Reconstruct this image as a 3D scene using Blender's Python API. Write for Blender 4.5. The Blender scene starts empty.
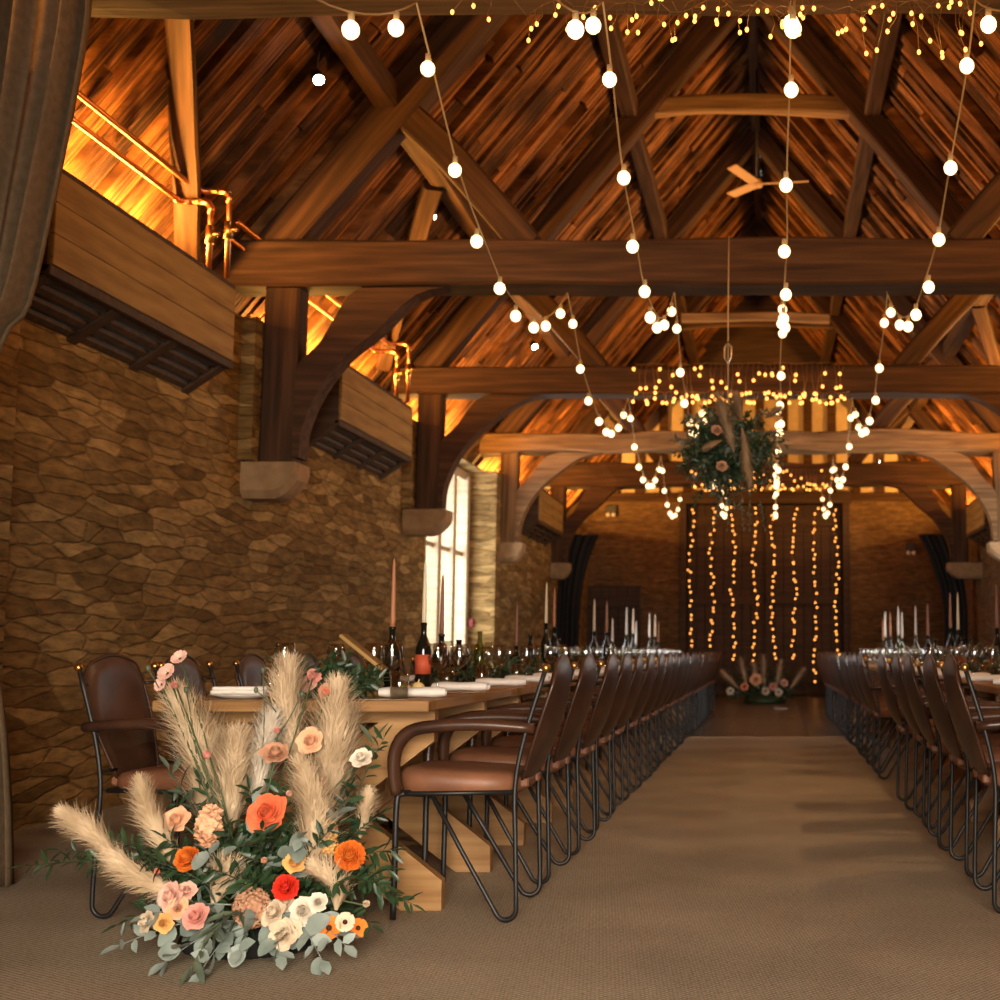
import bpy, math, random
from mathutils import Vector, Matrix, Quaternion, noise as mn
R = random.Random(7)
PI = math.pi
scene = bpy.context.scene
COL = scene.collection

# ------------------------------------------------------------------ camera maths
F, H = 1458.0, 0.92
TH = math.atan(151 / F); PS = math.atan(20 / F * math.cos(TH))
FW = Vector((-math.sin(PS) * math.cos(TH), math.cos(PS) * math.cos(TH), math.sin(TH)))
RT = Vector((math.cos(PS), math.sin(PS), 0)); UP = RT.cross(FW)
def at(px, py, Y):
    d = RT * ((px - 750) / F) + UP * ((500 - py) / F) + FW
    return Vector((0, 0, H)) + d * (Y / d.y)

# ------------------------------------------------------------------ materials
def new_mat(name):
    m = bpy.data.materials.new(name); m.use_nodes = True
    nt = m.node_tree
    return m, nt, nt.nodes['Principled BSDF']
def N(nt, t, **kw):
    n = nt.nodes.new(t)
    for k, v in kw.items():
        if k in n.inputs: n.inputs[k].default_value = v
        else: setattr(n, k, v)
    return n
def ramp(nt, stops):
    n = nt.nodes.new('ShaderNodeValToRGB'); e = n.color_ramp.elements
    while len(e) < len(stops): e.new(.5)
    for i, (p, c) in enumerate(stops):
        e[i].position = p; e[i].color = (*c, 1)
    return n
def plain(name, col, rough=.5, metal=0, **kw):
    m, nt, b = new_mat(name)
    b.inputs['Base Color'].default_value = (*col, 1)
    b.inputs['Roughness'].default_value = rough; b.inputs['Metallic'].default_value = metal
    for k, v in kw.items(): b.inputs[k].default_value = v
    return m
def mottled(name, c0, c1, scale=8, rough=.6, bump=.0, detail=4, stretch=None, metal=0, coords='Object', dist=.01, c2=None, spec=.5):
    m, nt, b = new_mat(name); L = nt.links
    tc = N(nt, 'ShaderNodeTexCoord'); src = tc.outputs[coords]
    if stretch:
        mp = N(nt, 'ShaderNodeMapping'); mp.inputs['Scale'].default_value = stretch
        L.new(src, mp.inputs['Vector']); src = mp.outputs['Vector']
    nz = N(nt, 'ShaderNodeTexNoise'); nz.inputs['Scale'].default_value = scale; nz.inputs['Detail'].default_value = detail
    L.new(src, nz.inputs['Vector'])
    st = [(.3, c0), (.7, c1)] if c2 is None else [(.28, c0), (.5, c1), (.72, c2)]
    rp = ramp(nt, st); L.new(nz.outputs['Fac'], rp.inputs['Fac'])
    L.new(rp.outputs['Color'], b.inputs['Base Color'])
    b.inputs['Roughness'].default_value = rough; b.inputs['Metallic'].default_value = metal
    b.inputs['Specular IOR Level'].default_value = spec
    if bump:
        bp = N(nt, 'ShaderNodeBump'); bp.inputs['Strength'].default_value = bump; bp.inputs['Distance'].default_value = dist
        L.new(nz.outputs['Fac'], bp.inputs['Height']); L.new(bp.outputs['Normal'], b.inputs['Normal'])
    return m
def emis(name, col, s):
    m, nt, b = new_mat(name)
    b.inputs['Base Color'].default_value = (*col, 1)
    b.inputs['Emission Color'].default_value = (*col, 1); b.inputs['Emission Strength'].default_value = s
    return m
def glass(name, col=(1, 1, 1), rough=.02):
    m, nt, b = new_mat(name)
    b.inputs['Base Color'].default_value = (*col, 1); b.inputs['Transmission Weight'].default_value = 1
    b.inputs['Roughness'].default_value = rough; b.inputs['IOR'].default_value = 1.45
    return m

def stone_mat(name, cols, mortar, su=2.3, sz=12.5, bump=.85, dist=.02):
    m, nt, b = new_mat(name); L = nt.links
    g = N(nt, 'ShaderNodeNewGeometry'); sp = N(nt, 'ShaderNodeSeparateXYZ'); L.new(g.outputs['Position'], sp.inputs[0])
    ad = N(nt, 'ShaderNodeMath', operation='ADD'); L.new(sp.outputs['X'], ad.inputs[0]); L.new(sp.outputs['Y'], ad.inputs[1])
    cb = N(nt, 'ShaderNodeCombineXYZ'); L.new(ad.outputs[0], cb.inputs['X']); L.new(sp.outputs['Z'], cb.inputs['Y'])
    nd = N(nt, 'ShaderNodeTexNoise'); nd.inputs['Scale'].default_value = 4.5; nd.inputs['Detail'].default_value = 4
    L.new(cb.outputs[0], nd.inputs['Vector'])
    s1 = N(nt, 'ShaderNodeVectorMath', operation='SUBTRACT'); L.new(nd.outputs['Color'], s1.inputs[0]); s1.inputs[1].default_value = (.5, .5, .5)
    s2 = N(nt, 'ShaderNodeVectorMath', operation='SCALE'); L.new(s1.outputs[0], s2.inputs[0]); s2.inputs['Scale'].default_value = .055
    s3 = N(nt, 'ShaderNodeVectorMath', operation='ADD'); L.new(cb.outputs[0], s3.inputs[0]); L.new(s2.outputs[0], s3.inputs[1])
    mp = N(nt, 'ShaderNodeMapping'); mp.inputs['Scale'].default_value = (su, sz, 1); L.new(s3.outputs[0], mp.inputs['Vector'])
    v1 = N(nt, 'ShaderNodeTexVoronoi', voronoi_dimensions='2D', feature='F1'); v2 = N(nt, 'ShaderNodeTexVoronoi', voronoi_dimensions='2D', feature='DISTANCE_TO_EDGE')
    for v in (v1, v2):
        v.inputs['Scale'].default_value = 1; v.inputs['Randomness'].default_value = .95; L.new(mp.outputs[0], v.inputs['Vector'])
    sc = N(nt, 'ShaderNodeSeparateColor'); L.new(v1.outputs['Color'], sc.inputs[0])
    rp = ramp(nt, [(i / (len(cols) - 1), c) for i, c in enumerate(cols)]); L.new(sc.outputs[0], rp.inputs['Fac'])
    edge = ramp(nt, [(.0, (.35, .35, .35)), (.075, (1, 1, 1))]); L.new(v2.outputs['Distance'], edge.inputs['Fac'])
    n2 = N(nt, 'ShaderNodeTexNoise'); n2.inputs['Scale'].default_value = 1; n2.inputs['Detail'].default_value = 7; n2.inputs['Roughness'].default_value = .62
    m2 = N(nt, 'ShaderNodeMapping'); m2.inputs['Scale'].default_value = (5, 20, 1); L.new(cb.outputs[0], m2.inputs['Vector']); L.new(m2.outputs[0], n2.inputs['Vector'])
    r2 = ramp(nt, [(.3, (.45, .45, .45)), (.7, (1.35, 1.35, 1.35))]); L.new(n2.outputs['Fac'], r2.inputs['Fac'])
    mx = N(nt, 'ShaderNodeMix', data_type='RGBA'); mx.inputs[6].default_value = (*mortar, 1)
    L.new(edge.outputs['Color'], mx.inputs[0]); L.new(rp.outputs['Color'], mx.inputs[7])
    ml = N(nt, 'ShaderNodeMix', data_type='RGBA', blend_type='MULTIPLY'); ml.inputs[0].default_value = 1
    L.new(mx.outputs[2], ml.inputs[6]); L.new(r2.outputs['Color'], ml.inputs[7])
    L.new(ml.outputs[2], b.inputs['Base Color']); b.inputs['Roughness'].default_value = .9; b.inputs['Specular IOR Level'].default_value = .15
    h1 = N(nt, 'ShaderNodeMath', operation='MULTIPLY_ADD'); L.new(n2.outputs['Fac'], h1.inputs[0]); h1.inputs[1].default_value = 1.5
    h0 = N(nt, 'ShaderNodeMath', operation='MULTIPLY_ADD'); L.new(sc.outputs[1], h0.inputs[0]); h0.inputs[1].default_value = .9; L.new(edge.outputs['Color'], h0.inputs[2])
    L.new(h0.outputs[0], h1.inputs[2])
    bp = N(nt, 'ShaderNodeBump'); bp.inputs['Strength'].default_value = bump; bp.inputs['Distance'].default_value = dist
    L.new(h1.outputs[0], bp.inputs['Height']); L.new(bp.outputs['Normal'], b.inputs['Normal'])
    return m

def wood(name, c0, c1, c2, rough=.7, sx=1.2, sy=22, bump=.5, dist=.006, spec=.3):
    """grain runs along the object's own X"""
    return mottled(name, c0, c1, 1.0, rough, bump, 6, (sx, sy, sy), c2=c2, dist=dist, spec=spec)

def carpet_mat():
    m, nt, b = new_mat('sisal_carpet'); L = nt.links
    g = N(nt, 'ShaderNodeNewGeometry')
    ws = []
    for rot, sc in ((.62, 21), (-.95, 19)):
        mp = N(nt, 'ShaderNodeMapping'); mp.inputs['Rotation'].default_value = (0, 0, rot); L.new(g.outputs['Position'], mp.inputs['Vector'])
        w = N(nt, 'ShaderNodeTexWave', wave_type='BANDS'); w.inputs['Scale'].default_value = sc; w.inputs['Distortion'].default_value = 1.2; w.inputs['Detail'].default_value = 2
        w.inputs['Detail Scale'].default_value = 3
        L.new(mp.outputs[0], w.inputs['Vector']); ws.append(w)
    ml = N(nt, 'ShaderNodeMath', operation='MULTIPLY'); L.new(ws[0].outputs['Fac'], ml.inputs[0]); L.new(ws[1].outputs['Fac'], ml.inputs[1])
    nz = N(nt, 'ShaderNodeTexNoise'); nz.inputs['Scale'].default_value = 60; nz.inputs['Detail'].default_value = 5; L.new(g.outputs['Position'], nz.inputs['Vector'])
    n3 = N(nt, 'ShaderNodeTexNoise'); n3.inputs['Scale'].default_value = 1.3; n3.inputs['Detail'].default_value = 3; L.new(g.outputs['Position'], n3.inputs['Vector'])
    ad = N(nt, 'ShaderNodeMath', operation='MULTIPLY_ADD'); L.new(nz.outputs['Fac'], ad.inputs[0]); ad.inputs[1].default_value = .7; m9 = N(nt, 'ShaderNodeMath', operation='MULTIPLY'); L.new(ml.outputs[0], m9.inputs[0]); m9.inputs[1].default_value = 1.25; L.new(m9.outputs[0], ad.inputs[2])
    rp = ramp(nt, [(.2, (.185, .147, .096)), (.6, (.41, .335, .232)), (1.0, (.575, .48, .35))]); L.new(ad.outputs[0], rp.inputs['Fac'])
    r3 = ramp(nt, [(.3, (.8, .8, .8)), (.7, (1.1, 1.1, 1.1))]); L.new(n3.outputs['Fac'], r3.inputs['Fac'])
    mx = N(nt, 'ShaderNodeMix', data_type='RGBA', blend_type='MULTIPLY'); mx.inputs[0].default_value = 1
    L.new(rp.outputs['Color'], mx.inputs[6]); L.new(r3.outputs['Color'], mx.inputs[7]); L.new(mx.outputs[2], b.inputs['Base Color'])
    b.inputs['Roughness'].default_value = .95; b.inputs['Specular IOR Level'].default_value = .1
    bp = N(nt, 'ShaderNodeBump'); bp.inputs['Strength'].default_value = .6; bp.inputs['Distance'].default_value = .004
    L.new(ad.outputs[0], bp.inputs['Height']); L.new(bp.outputs['Normal'], b.inputs['Normal'])
    return m

def board_mat():
    """roof boards: colour varies board by board through a mesh attribute and streaks run up the slope"""
    m, nt, b = new_mat('riven_roof_boards'); L = nt.links
    at_ = N(nt, 'ShaderNodeAttribute', attribute_name='tone')
    tc = N(nt, 'ShaderNodeTexCoord'); sp = N(nt, 'ShaderNodeSeparateXYZ'); L.new(tc.outputs['Object'], sp.inputs[0])
    cb = N(nt, 'ShaderNodeCombineXYZ'); L.new(sp.outputs['Y'], cb.inputs['Y']); L.new(sp.outputs['Z'], cb.inputs['X']); L.new(sp.outputs['X'], cb.inputs['Z'])
    mp = N(nt, 'ShaderNodeMapping'); mp.inputs['Scale'].default_value = (2.2, 38, .6); L.new(cb.outputs[0], mp.inputs['Vector'])
    nz = N(nt, 'ShaderNodeTexNoise'); nz.inputs['Scale'].default_value = 1; nz.inputs['Detail'].default_value = 7; nz.inputs['Roughness'].default_value = .65; L.new(mp.outputs[0], nz.inputs['Vector'])
    n2 = N(nt, 'ShaderNodeTexNoise'); n2.inputs['Scale'].default_value = 2.2; n2.inputs['Detail'].default_value = 5; L.new(tc.outputs['Object'], n2.inputs['Vector'])
    rp = ramp(nt, [(.33, (.022, .0085, .0025)), (.5, (.19, .075, .020)), (.66, (.50, .22, .065))]); L.new(nz.outputs['Fac'], rp.inputs['Fac'])
    r2 = ramp(nt, [(.34, (.34, .32, .3)), (.58, (1.25, 1.2, 1.15))]); L.new(n2.outputs['Fac'], r2.inputs['Fac'])
    mx = N(nt, 'ShaderNodeMix', data_type='RGBA', blend_type='MULTIPLY'); mx.inputs[0].default_value = 1
    L.new(rp.outputs['Color'], mx.inputs[6]); L.new(at_.outputs['Color'], mx.inputs[7])
    m2 = N(nt, 'ShaderNodeMix', data_type='RGBA', blend_type='MULTIPLY'); m2.inputs[0].default_value = 1
    L.new(mx.outputs[2], m2.inputs[6]); L.new(r2.outputs['Color'], m2.inputs[7])
    L.new(m2.outputs[2], b.inputs['Base Color']); b.inputs['Roughness'].default_value = .75; b.inputs['Specular IOR Level'].default_value = .2
    ad = N(nt, 'ShaderNodeMath', operation='ADD'); L.new(nz.outputs['Fac'], ad.inputs[0]); L.new(n2.outputs['Fac'], ad.inputs[1])
    bp = N(nt, 'ShaderNodeBump'); bp.inputs['Strength'].default_value = .9; bp.inputs['Distance'].default_value = .025
    L.new(ad.outputs[0], bp.inputs['Height']); L.new(bp.outputs['Normal'], b.inputs['Normal'])
    return m

M = {}
M['stone'] = stone_mat('rubble_stone', [(.15, .085, .026), (.27, .16, .054), (.20, .115, .038), (.42, .265, .10), (.24, .142, .048)], (.20, .117, .042))
M['stone_end'] = stone_mat('coursed_stone', [(.14, .083, .036), (.21, .128, .057), (.17, .102, .044)], (.13, .078, .035), 2.4, 10, .6)
M['dressed'] = mottled('dressed_stone', (.25, .15, .07), (.36, .23, .115), 9, .9, .5, dist=.01)
M['carpet'] = carpet_mat()
M['slate'] = mottled('dark_floor_slabs', (.045, .035, .028), (.10, .08, .065), 5, .28, .15)
M['oak'] = wood('aged_oak', (.024, .0105, .004), (.062, .027, .0095), (.11, .050, .019), .75, 1.1, 20, .6, .008)
M['oak_pale'] = wood('pale_oak', (.085, .045, .017), (.19, .105, .042), (.29, .17, .075), .75, 1.1, 20, .6, .008)  # paler oak; on the nearest truss the tone paints in fairy-light and daylight
M['boards'] = board_mat()
M['pine'] = wood('knotty_pine', (.17, .088, .022), (.30, .172, .048), (.38, .23, .075), .6, 1.6, 16, .2, .003)
M['dark_wood'] = wood('dark_stained_wood', (.03, .016, .009), (.055, .03, .016), (.085, .048, .026), .6)
M['table'] = wood('oiled_oak_table', (.19, .088, .027), (.33, .172, .060), (.42, .238, .094), .42, 1.4, 26, .25, .003)
M['plaster'] = mottled('cream_plaster', (.62, .47, .27), (.75, .58, .36), 6, .9)
M['copper'] = plain('copper', (.72, .30, .13), .3, 1)
M['iron'] = plain('black_iron', (.009, .0085, .008), .48, 0)
M['leather'] = mottled('brown_leather', (.028, .0115, .0065), (.075, .031, .0155), 6, .38, .15, dist=.003, spec=.45)
M['tan'] = mottled('tan_leather', (.15, .060, .030), (.25, .105, .052), 7, .48, .12, dist=.003, spec=.35)
M['brass'] = plain('brass', (.62, .36, .12), .3, 1)
M['curtain'] = mottled('taupe_curtain', (.105, .070, .038), (.15, .10, .058), 30, .9, .1, spec=.1)
M['black_cloth'] = plain('black_cloth', (.012, .010, .009), .95)
M['bulb'] = emis('warm_bulb', (1, .72, .38), 2.8)
M['fairy'] = emis('fairy_bulb', (1, .38, .075), 4)
M['spot'] = emis('spot_lens', (1, .88, .65), 90)
M['cable'] = plain('pale_cable', (.45, .33, .17), .7)
M['wire'] = plain('copper_wire', (.45, .26, .09), .4, .8)

def two_sided(nt, fr, ior):
    g = N(nt, 'ShaderNodeNewGeometry'); mm = N(nt, 'ShaderNodeMath', operation='MULTIPLY_ADD')
    nt.links.new(g.outputs['Backfacing'], mm.inputs[0]); mm.inputs[1].default_value = 1 / ior - ior; mm.inputs[2].default_value = ior
    nt.links.new(mm.outputs[0], fr.inputs['IOR'])
m, nt, b = new_mat('window_glass'); M['pane'] = m
fr_ = N(nt, 'ShaderNodeFresnel'); two_sided(nt, fr_, 1.45); tr_ = N(nt, 'ShaderNodeBsdfTransparent'); gl_ = N(nt, 'ShaderNodeBsdfGlossy'); mx_ = N(nt, 'ShaderNodeMixShader')
gl_.inputs['Roughness'].default_value = .02; nt.links.new(fr_.outputs[0], mx_.inputs[0]); nt.links.new(tr_.outputs[0], mx_.inputs[1]); nt.links.new(gl_.outputs[0], mx_.inputs[2])
nt.links.new(mx_.outputs[0], nt.nodes['Material Output'].inputs['Surface'])
def thin(name, col, ior):
    m, nt, b = new_mat(name)
    fr_ = N(nt, 'ShaderNodeFresnel'); two_sided(nt, fr_, ior); tr_ = N(nt, 'ShaderNodeBsdfTransparent'); tr_.inputs['Color'].default_value = (*col, 1); gl_ = N(nt, 'ShaderNodeBsdfGlossy'); mx_ = N(nt, 'ShaderNodeMixShader')
    gl_.inputs['Roughness'].default_value = .05; nt.links.new(fr_.outputs[0], mx_.inputs[0]); nt.links.new(tr_.outputs[0], mx_.inputs[1]); nt.links.new(gl_.outputs[0], mx_.inputs[2])
    nt.links.new(mx_.outputs[0], nt.nodes['Material Output'].inputs['Surface']); return m
M['glass'] = thin('clear_glass', (.90, .90, .87), 2.2)
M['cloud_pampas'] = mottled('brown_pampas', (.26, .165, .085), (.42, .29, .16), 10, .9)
M['bottle'] = glass('dark_bottle_glass', (.02, .035, .012), .05)
M['bottle_black'] = plain('black_bottle_glass', (.008, .009, .006), .1)
M['label_red'] = plain('red_paper_label', (.62, .10, .04), .6)
M['label_cream'] = plain('cream_paper_label', (.7, .6, .45), .6)
M['napkin'] = mottled('linen_napkin', (.66, .60, .53), (.76, .70, .64), 20, .9, .2)
M['wax_cream'] = plain('cream_wax', (.78, .64, .43), .5, **{'Subsurface Weight': .2})
M['wax_rust'] = plain('rust_wax', (.42, .17, .07), .5)
M['wax_brown'] = plain('brown_wax', (.20, .075, .04), .5)
M['wax_white'] = plain('white_wax', (.85, .78, .68), .5)
M['steel'] = plain('steel', (.6, .55, .48), .25, 1)
M['gold'] = plain('gold_rim', (.8, .55, .22), .25, 1)
M['leaf'] = mottled('dark_leaves', (.012, .030, .012), (.035, .075, .028), 14, .42)
M['euc'] = mottled('eucalyptus_leaves', (.15, .20, .165), (.32, .37, .33), 12, .55)
M['olive'] = mottled('grey_green_leaves', (.05, .075, .045), (.12, .15, .095), 12, .5)
M['stem'] = plain('green_stem', (.07, .10, .035), .6)
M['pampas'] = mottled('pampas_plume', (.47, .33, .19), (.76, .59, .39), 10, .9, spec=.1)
M['pampas_pale'] = mottled('ivory_pampas', (.62, .53, .41), (.78, .69, .56), 10, .9, spec=.1)
M['paper'] = plain('white_card', (.8, .76, .7), .8)
M['fan'] = plain('pale_fan_blade', (.50, .30, .13), .5)
M['red'] = plain('red_plastic', (.28, .015, .01), .4)
M['frame'] = wood('painted_window_frame', (.34, .25, .15), (.45, .33, .2), (.52, .4, .26), .6)
M['fruit'] = plain('pale_yellow_fruit', (.72, .52, .2), .5)
FC = {'coral': (.80, .17, .07), 'peach': (.84, .48, .28), 'salmon': (.85, .31, .19), 'cream': (.72, .58, .41), 'white': (.74, .65, .52),
      'red': (.85, .05, .025), 'orange': (.86, .22, .03), 'blush': (.82, .49, .38), 'yellow': (.78, .43, .14), 'mauve': (.50, .27, .16), 'pink': (.80, .35, .28), 'centre': (.06, .02, .01), 'brownpink': (.56, .29, .17)}
for k, c in FC.items():
    M['f_' + k] = mottled(k + '_petals', tuple(x * .82 for x in c), tuple(min(1, x * 1.12) for x in c), 30, .7, spec=.15, **{})

# ------------------------------------------------------------------ mesh builder
class MB:
    def __init__(s): s.v = []; s.f = []; s.sm = []; s.tone = []
    def add(s, vs, fs, smooth=False, tone=None):
        o = len(s.v); s.v += [tuple(v) for v in vs]; s.f += [tuple(i + o for i in f) for f in fs]; s.sm += [smooth] * len(fs)
        if tone is not None: s.tone += [tone] * len(vs)
    def box(s, x0, x1, y0, y1, z0, z1, bev=0, mat=None, tone=None):
        b = min(bev, (x1 - x0) * .45, (y1 - y0) * .45, (z1 - z0) * .45)
        if b <= 0:
            vs = [Vector((x, y, z)) for x in (x0, x1) for y in (y0, y1) for z in (z0, z1)]
            fs = [(0, 1, 3, 2), (4, 6, 7, 5), (0, 4, 5, 1), (2, 3, 7, 6), (0, 2, 6, 4), (1, 5, 7, 3)]
        else:
            vs = []; fs = []
            def ring(z, i):
                x, y = x0 + i, y0 + i; X, Y = x1 - i, y1 - i
                return [(x + b, y, z), (X - b, y, z), (X, y + b, z), (X, Y - b, z), (X - b, Y, z), (x + b, Y, z), (x, Y - b, z), (x, y + b, z)]
            lays = [ring(z0, b * .6), ring(z0 + b, 0), ring(z1 - b, 0), ring(z1, b * .6)]
            for l in lays: vs += [Vector(p) for p in l]
            for k in range(3):
                for j in range(8): fs.append((k * 8 + j, k * 8 + (j + 1) % 8, k * 8 + 8 + (j + 1) % 8, k * 8 + 8 + j))
            fs.append(tuple(range(7, -1, -1))); fs.append(tuple(range(24, 32)))
        if mat: vs = [mat @ v for v in vs]
        s.add(vs, fs, False, tone)
    def tube(s, pts, r, n=8, cap=True, smooth=True, flat=None):
        pts = [Vector(p) for p in pts]; m = len(pts)
        rs = r if isinstance(r, (list, tuple)) else [r] * m
        vs = []; fs = []; up = None
        for i, p in enumerate(pts):
            t = (pts[min(i + 1, m - 1)] - pts[max(i - 1, 0)])
            if t.length < 1e-9: t = Vector((0, 0, 1))
            t.normalize()
            if up is None:
                up = Vector((0, 0, 1)) if abs(t.z) < .9 else Vector((1, 0, 0))
            a = t.cross(up)
            if a.length < 1e-6: a = t.orthogonal()
            a.normalize(); c = a.cross(t); up = c
            ra, rb = (rs[i], rs[i]) if flat is None else (rs[i] * flat[0], rs[i] * flat[1])
            for k in range(n):
                an = 2 * PI * k / n
                vs.append(p + a * math.cos(an) * ra + c * math.sin(an) * rb)
        for i in range(m - 1):
            for k in range(n): fs.append((i * n + k, i * n + (k + 1) % n, (i + 1) * n + (k + 1) % n, (i + 1) * n + k))
        if cap: fs.append(tuple(range(n - 1, -1, -1))); fs.append(tuple((m - 1) * n + k for k in range(n)))
        s.add(vs, fs, smooth)
    def lathe(s, prof, c=(0, 0, 0), n=16, mat=None, smooth=True):
        vs = []; fs = []; m = len(prof); c = Vector(c)
        for r, z in prof:
            for k in range(n):
                a = 2 * PI * k / n; v = Vector((r * math.cos(a), r * math.sin(a), z))
                vs.append(c + (mat @ v if mat else v))
        for i in range(m - 1):
            for k in range(n): fs.append((i * n + k, i * n + (k + 1) % n, (i + 1) * n + (k + 1) % n, (i + 1) * n + k))
        if prof[0][0] > 1e-5: fs.append(tuple(range(n - 1, -1, -1)))
        if prof[-1][0] > 1e-5: fs.append(tuple((m - 1) * n + k for k in range(n)))
        s.add(vs, fs, smooth)
    def ball(s, c, r, n=10, rz=None):
        rz = rz or r; k = max(4, n // 2)
        s.lathe([(max(1e-6, r * math.sin(PI * i / k)), -rz * math.cos(PI * i / k)) for i in range(k + 1)], c, n)
    def grid(s, fn, nu, nv, smooth=True, closed=False):
        vs = [fn(i / nu, j / nv) for i in range(nu + 1) for j in range(nv + 1)]
        fs = [(i * (nv + 1) + j, (i + 1) * (nv + 1) + j, (i + 1) * (nv + 1) + j + 1, i * (nv + 1) + j + 1) for i in range(nu) for j in range(nv)]
        s.add(vs, fs, smooth)
    def mesh(s, name, mat):
        me = bpy.data.meshes.new(name); me.from_pydata(s.v, [], s.f)
        me.polygons.foreach_set('use_smooth', s.sm)
        if s.tone:
            a = me.attributes.new('tone', 'FLOAT_COLOR', 'POINT')
            a.data.foreach_set('color', [c for t in s.tone for c in (t, t, t, 1)])
        me.materials.append(M[mat] if isinstance(mat, str) else mat); me.update()
        return me
    def build(s, name, mat, parent=None, world=None, loc=None):
        o = bpy.data.objects.new(name, s.mesh(name, mat)); COL.objects.link(o)
        if loc is not None: o.location = loc
        if world is not None: o.matrix_local = world
        if parent: o.parent = parent
        return o
def link_mesh(me, name, parent=None, loc=None, label=None):
    o = bpy.data.objects.new(name, me); COL.objects.link(o)
    if parent: o.parent = parent
    if loc is not None: o.location = loc
    if label: o['label'] = label
    return o
def tag(o, label=None, cat=None, group=None, kind=None):
    if label: o['label'] = label
    if cat: o['category'] = cat
    if group: o['group'] = group
    if kind: o['kind'] = kind
    return o
def thing(name, label, cat, loc=(0, 0, 0), rz=0, group=None):
    o = bpy.data.objects.new(name, None); COL.objects.link(o); o.empty_display_size = .1
    o.location = loc; o.rotation_euler = (0, 0, rz)
    return tag(o, label, cat, group)
def copy_tree(o, parent=None):
    c = o.copy(); COL.objects.link(c)
    if parent: c.parent = parent
    for ch in list(o.children): copy_tree(ch, c)
    return c
def struct(o): o['kind'] = 'structure'; return o
ORD = ['nearest', 'second', 'third', 'fourth', 'fifth', 'sixth', 'seventh', 'eighth', 'ninth', 'tenth', 'eleventh', 'twelfth', 'thirteenth', 'fourteenth',
       'fifteenth', 'sixteenth', 'seventeenth', 'eighteenth', 'nineteenth', 'twentieth', 'twenty-first', 'twenty-second', 'twenty-third', 'twenty-fourth']

def timber(name, p0, p1, w, h, mat, parent=None, wob=.012, seg=10, origin=Vector((0, 0, 0)), bow=0, bev=.02, hole=None):
    """hewn beam between two points, local X along its length, w sideways and h in the up direction"""
    p0 = Vector(p0); p1 = Vector(p1); L = (p1 - p0).length
    x = (p1 - p0).normalized(); up = Vector((0, 0, 1)) if abs(x.z) < .95 else Vector((0, 1, 0))
    y = up.cross(x).normalized(); z = x.cross(y)
    mat4 = Matrix((x, y, z)).transposed().to_4x4(); mat4.translation = (p0 + p1) / 2 - origin
    mb = MB(); vs = []; fs = []; sd = R.random() * 50
    n = 8
    for i in range(seg + 1):
        t = i / seg; xx = (t - .5) * L; b = bow * (4 * t * (1 - t))
        w2, h2 = w / 2, h / 2
        ring = [(-w2 + bev, -h2), (w2 - bev, -h2), (w2, -h2 + bev), (w2, h2 - bev), (w2 - bev, h2), (-w2 + bev, h2), (-w2, h2 - bev), (-w2, -h2 + bev)]
        for k, (a, c) in enumerate(ring):
            d = mn.noise(Vector((xx * 1.3 + sd, a * 3, c * 3))) * wob; e = mn.noise(Vector((xx * 1.3, a * 3 + sd, c * 3))) * wob
            vs.append((xx, a + d, c + e + b))
    for i in range(seg):
        for k in range(n): fs.append((i * n + k, i * n + (k + 1) % n, (i + 1) * n + (k + 1) % n, (i + 1) * n + k))
    fs.append(tuple(range(n - 1, -1, -1))); fs.append(tuple(seg * n + k for k in range(n)))
    mb.add(vs, fs)
    return mb.build(name, mat, parent, mat4)

def arc_brace(name, pts_lo, pts_hi, y0, y1, mat, parent):
    """curved brace cut from a plank: lower and upper outline in XZ, y0..y1 thick"""
    mb = MB(); n = len(pts_lo); vs = []; fs = []
    for (a, b) in zip(pts_lo, pts_hi):
        vs += [(a[0], y0, a[1]), (b[0], y0, b[1]), (b[0], y1, b[1]), (a[0], y1, a[1])]
    for i in range(n - 1):
        for k in range(4): fs.append((i * 4 + k, i * 4 + (k + 1) % 4, i * 4 + 4 + (k + 1) % 4, i * 4 + 4 + k))
    fs += [(3, 2, 1, 0), tuple((n - 1) * 4 + k for k in range(4))]
    mb.add(vs, fs)
    return mb.build(name, mat, parent)
def smooth_pts(ps, n):
    out = []; P = [Vector(p) for p in ps]
    P = [2 * P[0] - P[1]] + P + [2 * P[-1] - P[-2]]
    m = len(ps) - 1
    for i in range(n + 1):
        t = i / n * m; k = min(int(t), m - 1); u = t - k
        a, b, c, d = P[k], P[k + 1], P[k + 2], P[k + 3]
        out.append(.5 * ((2 * b) + (c - a) * u + (2 * a - 5 * b + 4 * c - d) * u * u + (3 * b - a - 3 * c + d) * u ** 3))
    return out

# ------------------------------------------------------------------ the room
XC = -.20; XL, XR, YE, YB = -3.9, 3.62, 30.0, -2.6
SL = 1.23; APEX = 8.62
def roof_z(x): return APEX - SL * abs(x - XC)
WT = 3.38   # wall top
mb = MB(); mb.box(-6, 6, YB - .3, 15.95, -.2, 0); f = mb.build('floor', 'carpet'); struct(f)
mb = MB()
y = 15.95; row = 0
while y < 30.2:
    x = -5 + (row % 2) * .3
    while x < 5:
        mb.box(x + .004, x + .6, y + .004, y + .6, -.2, -.001 - R.random() * .002, .004); x += .604
    y += .604; row += 1
mb.box(-6, 6, 15.95, 30.6, -.25, -.012)
f2 = mb.build('floor', 'slate'); struct(f2)

WO = -4.75
mb = MB()
mb.box(WO, XL, 7.1, 16.4, -.1, WT); mb.box(WO, XL + .16, YB, 7.1, -.1, WT); mb.box(WO, XL + .15, 19.85, 30.4, -.1, WT)
mb.box(WO, XL - .02, 16.4, 19.85, 3.36, WT)
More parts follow.
